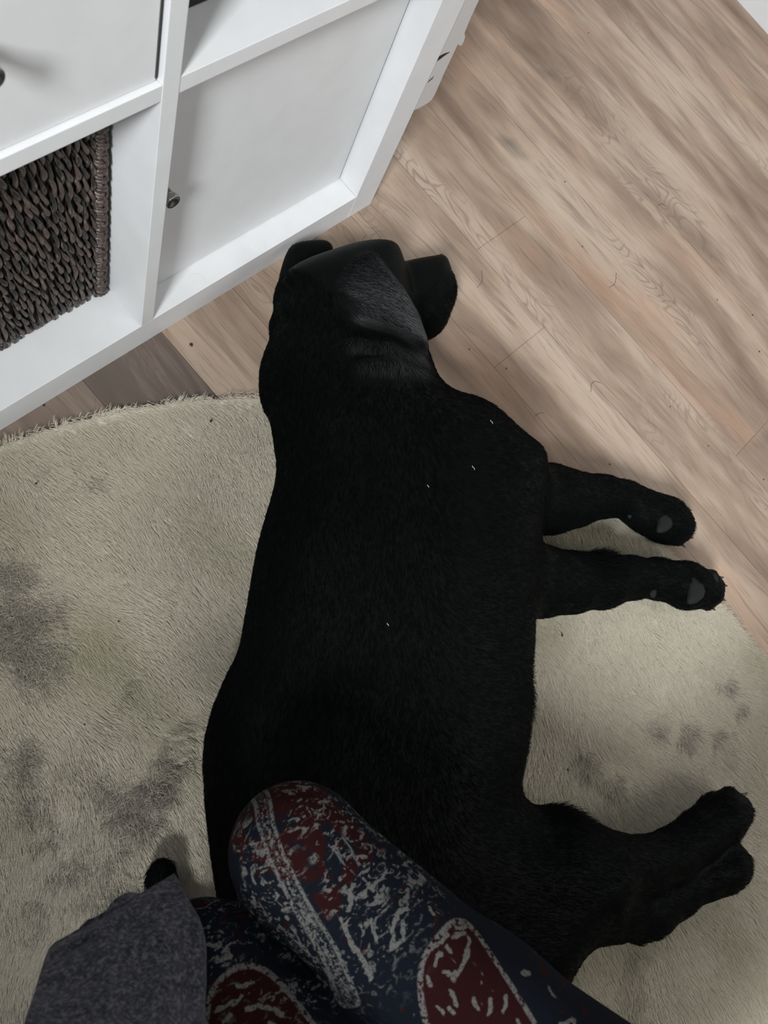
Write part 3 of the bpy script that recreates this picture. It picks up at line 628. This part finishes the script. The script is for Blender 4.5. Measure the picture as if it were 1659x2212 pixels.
# ---------------------------------------------------------------- paper bundle along the side of the shelf
def build_paper():
    p = empty('paper_bundle', (0.015, 0.1, 0.17))
    tag(p, 'white wrapped paper bundle sticking out behind the right edge of the white shelf', 'paper')
    # profile in x-z, run back along the shelf side
    prof = [(0.0012, 0.1655), (0.0131, 0.1634), (0.0300, 0.1640), (0.0335, 0.1660), (0.0349, 0.1745), (0.0335, 0.205), (0.0334, 0.2244), (0.0318, 0.2465), (0.0418, 0.2400), (0.0424, 0.2450), (0.0402, 0.2526), (0.0345, 0.2600), (0.0326, 0.2823), (0.0318, 0.31), (0.031, 0.36), (0.031, 0.44), (0.0012, 0.44)]
    n = len(prof); V = []; F = []
    ys = [0.0018, 0.0035, 0.05, 0.12, 0.20, 0.28]
    for j, y in enumerate(ys):
        for x, z in prof: V.append((x * (0.97 if j == 0 else 1) + 0.0006 * math.sin(z * 80 + j), y, z))
    for j in range(len(ys) - 1):
        for i in range(n):
            F.append((j * n + i, j * n + (i + 1) % n, (j + 1) * n + (i + 1) % n, (j + 1) * n + i))
    F = [f[::-1] for f in F]
    F += [tuple(range(n)), tuple(range((len(ys) - 1) * n, len(ys) * n))[::-1]]
    me = bpy.data.meshes.new('wrapper'); me.from_pydata(V, [], F); me.update()
    w = link('wrapper', me, M_PAPER, p)
    def mark(name, pts):
        m2 = bpy.data.meshes.new(name); k = len(pts)
        vs = [(x, 0.0014, z) for x, z in pts] + [(x, 0.0022, z) for x, z in pts]
        fs = [tuple(range(k)), tuple(range(k, 2 * k))[::-1]] + [(i, i + k, (i + 1) % k + k, (i + 1) % k) for i in range(k)]
        m2.from_pydata(vs, [], fs); m2.update(); link(name, m2, M_INK, w)
    mark('slot', [(0.0022, 0.2365), (0.0070, 0.2372), (0.0130, 0.2392), (0.0215, 0.2408), (0.0130, 0.2428), (0.0060, 0.2432), (0.0022, 0.2425)])
    for k in range(3):
        mark('pen_mark', [(0.005 + 0.0025 * k, 0.2060 + 0.0008 * k), (0.0058 + 0.0025 * k, 0.2063 + 0.0008 * k), (0.0066 + 0.0025 * k, 0.2095 + 0.001 * k), (0.0059 + 0.0025 * k, 0.2095 + 0.001 * k)])
build_paper()

# ---------------------------------------------------------------- rug
RC = (-0.7105, -0.7022); RR = 0.7015
def rug_height(X, Y):
    h = np.zeros_like(X)
    for (ax, ay), (bx, by), w, hh in RIDGES:
        ex, ey = bx - ax, by - ay
        t = np.clip(((X - ax) * ex + (Y - ay) * ey) / (ex * ex + ey * ey), 0, 1)
        d = np.hypot(X - ax - ex * t, Y - ay - ey * t)
        h = h + hh * np.exp(-(d / w) ** 2)
    h += 0.004 * (vnoise(X, Y, 9, 1) - 0.5) + 0.002 * (vnoise(X, Y, 24, 2) - 0.5)
    rr = np.hypot(X - RC[0], Y - RC[1])
    return 0.008 + np.minimum(h, 0.016) * np.clip((RR - rr) / 0.05, 0, 1)
def build_rug():
    n = 240
    lx = np.linspace(-1, 1, n); A, B = np.meshgrid(lx, lx, indexing='ij')
    # square -> disc
    X = RC[0] + RR * A * np.sqrt(1 - B * B / 2); Y = RC[1] + RR * B * np.sqrt(1 - A * A / 2)
    Z = rug_height(X, Y)
    top = np.stack([X, Y, Z], -1).reshape(-1, 3); bot = top.copy(); bot[:, 2] = 0.0005
    i, j = np.meshgrid(np.arange(n - 1), np.arange(n - 1), indexing='ij')
    q = np.stack([i * n + j, (i + 1) * n + j, (i + 1) * n + j + 1, i * n + j + 1], -1).reshape(-1, 4)
    ring = np.concatenate([np.arange(n) * n, (n - 1) * n + np.arange(1, n), (np.arange(n - 2, -1, -1)) * n + n - 1, np.arange(n - 2, 0, -1)])
    r2 = np.roll(ring, -1)
    side = np.stack([ring, r2, r2 + n * n, ring + n * n], 1)[:, ::-1]
    me = np_mesh('rug', np.concatenate([top, bot]), np.concatenate([q, q[:, ::-1] + n * n, side]))
    rug = link('round_rug', me, M_BACK)
    tag(rug, 'round cream faux fur rug lying on the wooden floor under the dog', 'rug')
    # pile: clumps of strands
    def pick(k, lo, hi):
        P = np.random.default_rng(k).uniform(lo, hi, (k, 2)); d = np.hypot(P[:, 0] - RC[0], P[:, 1] - RC[1])
        return P[d < RR - 0.001]
    C1 = pick(PILE_NEAR, (-1.02, -1.12), (0.0, 0.0)); C2 = pick(PILE_FAR, (-1.42, -1.42), (0.0, 0.0))
    ang = np.random.default_rng(5).uniform(0, 2 * math.pi, 2600); rr = RR - 0.003 * np.random.default_rng(6).random(2600)
    C3 = np.stack([RC[0] + rr * np.cos(ang), RC[1] + rr * np.sin(ang)], 1)
    Cc = np.concatenate([C1, C2, C3])
    g = np.random.default_rng(8); k = 9; N = len(Cc)
    X, Y = Cc[:, 0], Cc[:, 1]
    dark = np.zeros(N); yel = np.zeros(N)
    nz = vnoise(X, Y, 210, 4) * 0.5 + vnoise(X, Y, 75, 5) * 0.5
    for bx, by, r, s in BLOBS:
        dark = np.maximum(dark, s * np.clip(1.45 - np.hypot(X - bx, Y - by) / r, 0, 1))
    dark = np.clip((dark * 1.05 + (nz - 0.5) * 1.5 - 0.50) * 2.4, 0, 1) * np.clip(dark * 1.6, 0, 1) * np.where(X + 0.55 > 0.1, 0.62, 0.85)
    yel = np.clip((vnoise(X, Y, 13, 9) - 0.52) * 2.2, 0, 1)
    th0 = math.atan2(-0.91, -0.35)
    th = th0 + (vnoise(X, Y, 5, 12) - 0.5) * 1.5 + (vnoise(X, Y, 26, 13) - 0.5) * 0.7 + g.normal(0, 0.12, N) + dark * g.normal(0, 1.3, N)
    edge = np.clip((np.hypot(X - RC[0], Y - RC[1]) - (RR - 0.006)) / 0.006, 0, 1)
    outa = np.arctan2(Y - RC[1], X - RC[0])
    ed2 = 0.6 * edge ** 2; D = np.stack([np.cos(th) * (1 - ed2) + 1.2 * ed2 * np.cos(outa), np.sin(th) * (1 - ed2) + 1.2 * ed2 * np.sin(outa)], 1); th = np.arctan2(D[:, 1], D[:, 0])
    D = np.stack([np.cos(th), np.sin(th), np.zeros(N)], 1)
    D = np.repeat(D, k, 0); Xr = np.repeat(X, k) + g.normal(0, 0.0032, N * k); Yr = np.repeat(Y, k) + g.normal(0, 0.0032, N * k)
    root = np.stack([Xr, Yr, rug_height(Xr, Yr) - 0.001], 1)
    dk = np.repeat(dark, k); ed = np.repeat(edge, k)
    L = g.uniform(0.0095, 0.0140, N * k) * (1 - 0.50 * np.repeat(np.clip((np.hypot(X - RC[0], Y - RC[1]) - (RR - 0.014)) / 0.012, 0, 1), k))
    up = np.zeros((N * k, 3)); up[:, 2] = g.uniform(0.24, 0.36, N * k) + 0.18 * dk
    jit = g.normal(0, 0.09, (N * k, 3)); jit[:, 2] = 0
    e_ = 0.003; gx = (rug_height(Xr + e_, Yr) - rug_height(Xr - e_, Yr)) / (2 * e_); gy = (rug_height(Xr, Yr + e_) - rug_height(Xr, Yr - e_)) / (2 * e_)
    NN = np.stack([-gx, -gy, np.ones_like(gx)], 1); NN /= np.linalg.norm(NN, axis=1)[:, None]
    D = D + jit + dk[:, None] * g.normal(0, 0.35, (N * k, 3)) * np.array([1, 1, 0])
    D = D - NN * (D * NN).sum(1)[:, None]; up = NN * up[:, 2:3]
    hr = hair('pile', root, D, up, L, M_PILE, rug, 0.00021, 0.00010, 3,
              {'dark': np.where(g.random(N * k) < dk * 1.05, g.uniform(0.55, 1.0, N * k), 0.25 * dk), 'rnd': g.random(N * k), 'yel': np.repeat(yel, k)}, 0.9)
    hr['kind'] = 'stuff'
PILE_NEAR, PILE_FAR = 80000, 36000
build_rug()

# ---------------------------------------------------------------- dog
def ear_t(x, y):
    """0 at the ear's root, 1 at its tip"""
    P = np.array(EAR_TOP); a = (P[2] + P[3]) / 2; b = P[9]; e = b - a
    return ((x - a[0]) * e[0] + (y - a[1]) * e[1]) / (e @ e)
def build_dog():
    f = Field((-0.80, -0.98, -0.02), (0.07, 0.02, 0.235), 0.0032)
    X2, Y2 = f.X2, f.Y2
    # thickness runs from neck to rump along the spine
    ax, ay, bx, by = -0.20, -0.12, -0.66, -0.55
    s = np.clip(((X2 - ax) * (bx - ax) + (Y2 - ay) * (by - ay)) / ((bx - ax) ** 2 + (by - ay) ** 2), 0, 1)
    Tt = np.interp(s, [0, 0.10, 0.25, 0.45, 0.62, 0.8, 1.0], [0.125, 0.135, 0.168, 0.176, 0.155, 0.150, 0.125])
    zc = np.interp(s, [0, 0.1, 0.25, 1.0], [0.068, 0.074, 0.096, 0.088])
    f.F = f.inflate(TORSO, zc, Tt, np.interp(s, [0, 0.1, 0.3, 1], [0.065, 0.07, 0.105, 0.095]))
    f.merge(f.inflate(HAUNCH, 0.083, 0.128, 0.060), 0.030)
    f.merge(f.inflate(SKULL, 0.062, 0.120, 0.050), 0.022)
    f.merge(f.inflate(MUZZLE, 0.045, 0.080, 0.034), 0.012)
    for L, k in ((LEG_A, 0.022), (LEG_B, 0.016)): f.chain(L, k)
    f.chain(LEG_D, 0.016); f.chain(HOCK, 0.006); f.chain(LEG_C, 0.007)
    f.chain(TAIL, 0.012)
    for t in TOES: f.ball(t, 0.0022)
    f.chain(WRINK[:3], 0.006); f.chain(WRINK[3:], 0.006)
    f.blur(1)
    head = f.F.copy()
    # ear flap draped over the cheek: a shell that follows the head
    ze = f.z[None, None, :]
    for P, off, zmin, zmax in ((EAR_TOP, 0.0115, 0.060, 1.0),):
        d2 = poly_sdf(X2, Y2, smooth_poly(P)).astype(np.float32)[:, :, None]
        rim = np.clip(0.35 + d2 / 0.010, 0, 1) * np.clip(ear_t(X2, Y2) / 0.45, 0, 1).astype(np.float32)[:, :, None]
        shell = np.maximum(np.maximum(head - (0.001 + (off - 0.001) * rim), -d2), zmin - ze)
        f.merge(shell.astype(np.float32), 0.0025)
    f.merge(f.inflate(EAR_LOW, 0.042, 0.022, 0.016), 0.006)
    f.blur(1)
    me = f.mesh('dog')
    root = link('dog', me, M_COAT)
    tag(root, 'black short haired dog asleep on its side across the cream rug', 'dog')
    cv, _n = vert_no(me)
    dv = poly_sdf(cv[:, 0], cv[:, 1], smooth_poly(EAR_TOP)); tv = ear_t(cv[:, 0], cv[:, 1])
    attr(me, 'sleek_sheen', np.where(cv[:, 2] > 0.06, np.clip((tv - 0.06) / 0.6, 0, 1) * np.clip((dv + 0.003) / 0.016, 0, 1), 0) * (0.05 + 1.25 * vnoise(cv[:, 0] + cv[:, 1] * 0.3, cv[:, 1] * 0.25, 95, 31)))
    # paw pads, claws, nose
    for i, (x, y, z, r) in enumerate(PADS):
        V = []; F = []
        n = 14; mrows = 8
        c = Vector((x, y, z))
        # pads face up and outward along the leg
        e = Vector((CAMLESS_UP[0], CAMLESS_UP[1], CAMLESS_UP[2]))
        for a in range(mrows + 1):
            ph = math.pi * a / mrows
            for b in range(n):
                q = 2 * math.pi * b / n
                ux, uy, uz = math.sin(ph) * math.cos(q), math.sin(ph) * math.sin(q), math.cos(ph)
                # long axis across the paw, bean shaped
                lx, ly = 0.64, -0.77
                sx, sy = ux * r * 0.62, uy * r * 1.05
                bend = -0.55 * r * (uy * uy) if r > 0.012 else 0
                V.append((x + (sx + bend) * lx - sy * ly, y + (sx + bend) * ly + sy * lx, z + uz * r * 0.35))
        for a in range(mrows):
            for b in range(n):
                F.append((a * n + b, (a + 1) * n + b, (a + 1) * n + (b + 1) % n, a * n + (b + 1) % n))
        mm = np_mesh('paw_pad', V, F); link('paw_pad', mm, M_PAD, root)
    co, no = vert_no(me)
    def snap(x, y, z, d):
        i = np.argmin((co[:, 0] - x) ** 2 + (co[:, 1] - y) ** 2 + (co[:, 2] - z) ** 2); return co[i] + no[i] * d
    for x, y, z, _ in CLAWS:
        i = np.argmin((co[:, 0] - x) ** 2 + (co[:, 1] - y) ** 2 + (co[:, 2] - z) ** 2)
        d = no[i] * 0.35 + np.array([0.69, -0.62, -0.2]); d /= np.linalg.norm(d)
        b0 = co[i] - no[i] * 0.002; s_ = np.linspace(0, 1, 6)[:, None]
        P = b0 + d * s_ * 0.013 + np.array([0, 0, -0.003]) * s_ ** 2
        V, F = tubes([(P, 0.0030 * (1 - 0.85 * np.linspace(0, 1, 6)))], 7)
        link('claw', np_mesh('claw', V, F), M_CLAW, root)
    x, y, z, r = NOSE[0]
    p = snap(x, y, z, -0.002)
    bm = bmesh.new(); bmesh.ops.create_icosphere(bm, subdivisions=3, radius=1)
    for v in bm.verts:
        q = v.co.copy(); v.co = Vector(p) + Vector((0.66, -0.6, 0)) * q.x * 0.006 + Vector((0.6, 0.66, 0)) * q.y * 0.009 + Vector((0, 0, 1)) * q.z * 0.008
    mm = bpy.data.meshes.new('nose'); bm.to_mesh(mm); bm.free()
    for q in mm.polygons: q.use_smooth = True
    link('nose', mm, M_NOSE, root)
    # short coat
    me.calc_loop_triangles()
    tri = np.empty(len(me.loop_triangles) * 3, np.int32); me.loop_triangles.foreach_get('vertices', tri); tri = tri.reshape(-1, 3)
    a = co[tri[:, 0]]; b = co[tri[:, 1]]; c = co[tri[:, 2]]
    ar = np.linalg.norm(np.cross(b - a, c - a), axis=1); up_w = 0.35 + (no[tri].mean(1)[:, 2] > -0.45)
    g = np.random.default_rng(21); n = 200000
    ti = g.choice(len(tri), n, p=ar * up_w / (ar * up_w).sum())
    u, v = g.random(n), g.random(n); fl = u + v > 1; u[fl] = 1 - u[fl]; v[fl] = 1 - v[fl]
    P = a[ti] + (b - a)[ti] * u[:, None] + (c - a)[ti] * v[:, None]
    N = no[tri[ti]].mean(1); N /= np.linalg.norm(N, axis=1)[:, None] + 1e-9
    flow = np.tile(np.array([-0.68, -0.73, -0.05]), (n, 1))
    leg = np.clip((P[:, 0] * 0.69 - P[:, 1] * 0.65 - (-0.02)) / 0.08, 0, 1)        # towards the paws
    flow = flow * (1 - leg[:, None]) + np.array([0.55, -0.80, -0.1]) * leg[:, None]
    hd = np.clip((P[:, 1] + 0.17) / 0.04, 0, 1) * (P[:, 0] > -0.21)
    flow = flow * (1 - hd[:, None]) + np.array([-0.75, 0.1, 0.0]) * hd[:, None]
    ed_ = poly_sdf(P[:, 0], P[:, 1], smooth_poly(EAR_TOP)); ea = ed_ > -0.001
    ea &= P[:, 2] > 0.06
    flow[ea] = np.array([0.25, -0.9, -0.2])
    et = ear_t(P[:, 0], P[:, 1]); es = np.where(ea, np.clip((et - 0.06) / 0.6, 0, 1) * np.clip((ed_ + 0.003) / 0.016, 0, 1), 0)
    es *= 0.25 + 1.3 * vnoise(P[:, 0] * 1.0 + P[:, 1] * 0.3, P[:, 1] * 0.25, 95, 31)
    sleek_sheen = np.clip(es + 0.30 * hd, 0, 1)
    wr = np.minimum(line_dist(P[:, 0], P[:, 1], [w[:2] for w in WRINK[:3]]), line_dist(P[:, 0], P[:, 1], [w[:2] for w in WRINK[3:]]))
    sleek_sheen = np.maximum(sleek_sheen, np.exp(-(wr / 0.010) ** 2) * (P[:, 2] > 0.09))  # neck wrinkles get a painted highlight through the same mask
    flow = flow + g.normal(0, 1, (n, 3)) * np.where(ea | (hd > 0.5), 0.07, 0.16)[:, None]
    flow -= N * (flow * N).sum(1)[:, None]
    flow /= np.linalg.norm(flow, axis=1)[:, None] + 1e-9
    L = g.uniform(0.006, 0.0105, n)
    L[ea | (hd > 0.5)] *= 0.55
    for tx, ty, tz, tr in TOES: L = np.where((P[:, 0] - tx) ** 2 + (P[:, 1] - ty) ** 2 + (P[:, 2] - tz) ** 2 < 0.016 ** 2, np.minimum(L, 0.0042), L)
    # longer fringe along belly, breeches and the back of the forelegs
    fr = np.zeros(n)
    for px, py, rr in FRINGE: fr = np.maximum(fr, np.exp(-((P[:, 0] - px) ** 2 + (P[:, 1] - py) ** 2) / rr ** 2))
    L *= 1 + 1.1 * fr
    lift = g.uniform(0.10, 0.26, n) * np.where(ea | (hd > 0.5), 0.5, 1) + 0.45 * fr * g.random(n)
    hair('fur', P + N * np.where(ea, 0.0002, -0.0006)[:, None], flow, N * lift[:, None], L, M_FUR, root, 0.00022, 0.00006, 3, {'sleek_sheen': sleek_sheen}, 0.6)['kind'] = 'stuff'
    return root
CAMLESS_UP = (0, 0, 1)
build_dog()

# ---------------------------------------------------------------- person kneeling behind the dog
def build_person():
    root = empty('person', (-0.66, -0.86, 0))
    tag(root, 'person seated beside the dog, in patterned maroon and navy leggings and grey knit top', 'person')
    H1 = (-0.585, -0.87, 0.335, 0.088); H2 = (-0.700, -0.88, 0.325, 0.088)
    k1 = (*K1, 0.0455); p1 = (*P1, 0.0530); k2 = (*K2, 0.0430); p2 = (*P2, 0.0480)
    a1 = (*A1, 0.034); a2 = (*A2, 0.034)
    m1 = tuple((np.array(k1) * 0.55 + np.array(a1) * 0.45)[:3]) + (0.043,); m2 = tuple((np.array(k2) * 0.55 + np.array(a2) * 0.45)[:3]) + (0.044,)
    def legs(shrink):
        f = Field((-0.96, -1.14, -0.01), (-0.38, -0.38, 0.47 if shrink == 0 else 0.86), 0.0036 if shrink == 0 else 0.008)
        q = lambda p: (p[0], p[1], p[2], p[3] - shrink)
        g2 = Field(f.lo, (f.x[-1], f.y[-1], f.z[-1]), f.h)
        f.chain([q(k1), q(p1), q(H1)], 0.02); f.chain([q(k1), q(m1), q(a1)], 0.010)
        g2.chain([q(k2), q(p2), q(H2)], 0.02); g2.chain([q(k2), q(m2), q(a2)], 0.010)
        f.merge(g2.F, 0.006)
        f.cone(q(H1), q(H2), 0.03)
        return f
    # body: legs, feet, trunk in one surface
    f = legs(0.004)
    e1 = (a1[0] + 0.01, a1[1] - 0.13, 0.045, 0.022); e2 = (a2[0] + 0.02, a2[1] - 0.14, 0.035, 0.022)
    f.chain([(a1[0], a1[1], a1[2], 0.030), (a1[0], a1[1] - 0.05, 0.07, 0.028), e1], 0.01)
    f.chain([(a2[0], a2[1], a2[2], 0.030), (a2[0], a2[1] - 0.05, 0.045, 0.026), e2], 0.01)
    f.cone((-0.64, -0.93, 0.34, 0.105), (-0.66, -1.00, 0.55, 0.10), 0.04)
    f.cone((-0.66, -1.00, 0.55, 0.10), (-0.66, -1.00, 0.68, 0.105), 0.04); f.cone((-0.83, -1.00, 0.70, 0.055), (-0.50, -1.00, 0.70, 0.055), 0.05)
    f.chain([(-0.84, -1.00, 0.70, 0.05), (-0.89, -0.97, 0.46, 0.042)], 0.03); f.chain([(-0.49, -1.00, 0.70, 0.05), (-0.44, -0.97, 0.46, 0.042)], 0.03)
    f.cone((-0.66, -1.00, 0.72, 0.05), (-0.66, -0.99, 0.80, 0.045), 0.02)
    f.blur(1)
    link('body', f.mesh('body'), M_SKIN, root)
    f = legs(0.0)
    # soft folds behind the knees and along the thigh
    f.blur(1)
    me = f.mesh('leggings'); co, no = vert_no(me)
    X, Y = co[:, 0], co[:, 1]
    up = no[:, 2] > -0.3
    d1 = poly_sdf(X, Y, smooth_poly(PAIS1)); d2 = poly_sdf(X, Y, smooth_poly(PAIS2))
    attr(me, 'paisley', np.where(up, np.maximum(d1, d2), -0.05))
    mar = poly_sdf(X, Y, smooth_poly(MAR1)); mar = np.maximum(mar, -0.012)
    attr(me, 'maroon', mar)
    attr(me, 'seam', np.where(up, line_dist(X, Y, SEAM), 0.05))
    kd = np.hypot(np.hypot(X - K1[0], Y - K1[1]), co[:, 2] - K1[2])
    attr(me, 'knee', np.clip((0.125 - kd) / 0.045, 0, 1))
    link('leggings', me, M_LEG, root)
    # socks
    for a, e in ((a1, e1), (a2, e2)):
        s = Field((a[0] - 0.07, a[1] - 0.2, -0.005), (a[0] + 0.07, a[1] + 0.05, a[2] + 0.05), 0.005)
        s.chain([(a[0], a[1], a[2], 0.036), (a[0], a[1] - 0.05, 0.07 if a is a1 else 0.045, 0.032), (e[0], e[1], e[2], 0.026)], 0.01)
        link('sock', s.mesh('sock'), M_SOCK, root)
    # knit sleeves and trunk of the top
    t = Field((-0.98, -1.16, 0.22), (-0.36, -0.70, 0.80), 0.008)
    t.cone((-0.635, -0.90, 0.375, 0.122), (-0.66, -1.00, 0.60, 0.118), 0.03); t.cone((-0.66, -1.00, 0.60, 0.118), (-0.66, -1.00, 0.68, 0.118), 0.03); t.cone((-0.83, -1.00, 0.70, 0.065), (-0.50, -1.00, 0.70, 0.065), 0.05)
    t.chain([(-0.84, -1.00, 0.70, 0.06), (-0.89, -0.97, 0.49, 0.05)], 0.03); t.chain([(-0.49, -1.00, 0.70, 0.06), (-0.44, -0.97, 0.49, 0.05)], 0.03)
    link('knit_top', t.mesh('knit_top'), M_KNIT, root)
    # knit cardigan: front hem over the knee, running back to the waist
    C = np.array(CLOTH)                                   # rows from the hem backwards
    back = []
    for (tx, ty, tz), u in zip([(-0.90, -0.62, 0.42), (-0.86, -0.66, 0.45), (-0.81, -0.70, 0.46), (-0.76, -0.74, 0.46), (-0.71, -0.77, 0.45), (-0.67, -0.80, 0.44)], range(6)): back.append((tx, ty, tz))
    back2 = [(x + 0.03, y - 0.20, z + 0.13) for x, y, z in back]
    C = np.concatenate([C, [back, back2]])
    def up2(A, ax):
        A = np.moveaxis(A, ax, 0); n = len(A); t = np.linspace(0, n - 1, (n - 1) * 12 + 1)
        i = np.minimum(t.astype(int), n - 2); fr = (t - i)[:, None, None]
        p0 = A[np.maximum(i - 1, 0)]; pA = A[i]; pB = A[i + 1]; p3_ = A[np.minimum(i + 2, n - 1)]
        r = 0.5 * (2 * pA + (pB - p0) * fr + (2 * p0 - 5 * pA + 4 * pB - p3_) * fr ** 2 + (3 * pA - p0 - 3 * pB + p3_) * fr ** 3)
        return np.moveaxis(r, 0, ax)
    G = up2(up2(C, 0), 1); nr, nc = G.shape[:2]
    U, Wv = np.meshgrid(np.linspace(0, 1, nr), np.linspace(0, 1, nc), indexing='ij')
    G[:, :, 2] += 0.0022 * np.sin(Wv * 21 + U * 3) * np.clip(U * 4, 0, 1) + 0.0015 * np.sin(U * 40 + Wv * 6)
    i, j = np.meshgrid(np.arange(nr - 1), np.arange(nc - 1), indexing='ij')
    q = np.stack([i * nc + j, (i + 1) * nc + j, (i + 1) * nc + j + 1, i * nc + j + 1], -1).reshape(-1, 4)
    me = np_mesh('cardigan', G.reshape(-1, 3), q)
    cg = link('cardigan', me, M_KNIT, root)
    cg['label'] = 'dark grey melange knit'
    so = cg.modifiers.new('thickness', 'SOLIDIFY'); so.thickness = 0.007; so.offset = -1
    bv = cg.modifiers.new('soft_edge', 'BEVEL'); bv.width = 0.0025; bv.segments = 3; bv.limit_method = 'ANGLE'
build_person()

# ---------------------------------------------------------------- crumbs, hairs and lint
def blob(name, p, r, mat, seed, parent=None, flat=0.6):
    bm = bmesh.new(); bmesh.ops.create_icosphere(bm, subdivisions=2, radius=1); g = random.Random(seed)
    s = [g.uniform(0.6, 1.3), g.uniform(0.6, 1.3)]
    for v in bm.verts:
        k = 1 + g.uniform(-0.25, 0.25)
        v.co = Vector((p[0] + v.co.x * r * s[0] * k, p[1] + v.co.y * r * s[1] * k, p[2] + (v.co.z * k + 1.0) * r * flat))
    me = bpy.data.meshes.new(name); bm.to_mesh(me); bm.free()
    return link(name, me, mat)
o = blob('leaf_crumb', (*CRUMB[0][:2], 0), 0.0022, M_CRUMB, 1); tag(o, 'brown crumb on the dark floor strip between the shelf and the rug', 'crumb')
for i, c in enumerate(CRUMB[1:]):
    o = blob('floor_crumb', (*c[:2], 0), 0.0010, M_CRUMB, 2 + i)
    tag(o, 'tiny dark crumb on the wooden floor', 'crumb', 'tiny crumbs on the floor')
for i, c in enumerate(RSPECK):
    o = blob('rug_speck', (*c[:2], rug_height(np.array([c[0]]), np.array([c[1]]))[0] + 0.0055), 0.0013, M_CRUMB, 30 + i)
    tag(o, 'tiny dark speck caught in the cream rug', 'speck', 'tiny specks on the rug')
for i, s in enumerate(STRAND):
    P = np.array([(x, y, 0.0005) for x, y in s]); t = np.linspace(0, len(P) - 1, 24)
    P = np.stack([np.interp(t, np.arange(len(P)), P[:, k]) for k in range(3)], 1)
    V, F = tubes([(P, 0.00022)], 5); o = link('shed_hair', np_mesh('shed_hair', V, F), M_CRUMB)
    tag(o, 'shed dark dog hair lying on the wooden floor', 'hair', 'shed hairs on the floor')
dg = bpy.data.objects['dog']; co_, no_ = vert_no(dg.data)
for i, c in enumerate(LINT):
    d = (co_[:, 0] - c[0]) ** 2 + (co_[:, 1] - c[1]) ** 2 + 1e-3 * (co_[:, 2] < 0.08)
    k = int(np.argmin(d)); p0 = co_[k] + no_[k] * 0.002
    P = p0 + np.array([[0, 0, 0], [0.001, 0.0016, 0.0004], [0.0002, 0.0032, 0.0003], [0.0012, 0.0044, 0.0]]) * (1.0 if i < 2 else 0.6)
    V, F = tubes([(P, 0.00022)], 5); o = link('lint', np_mesh('lint', V, F), M_LINT)
    tag(o, "fleck of white lint on the black dog's coat", 'lint', 'white lint on the dog')
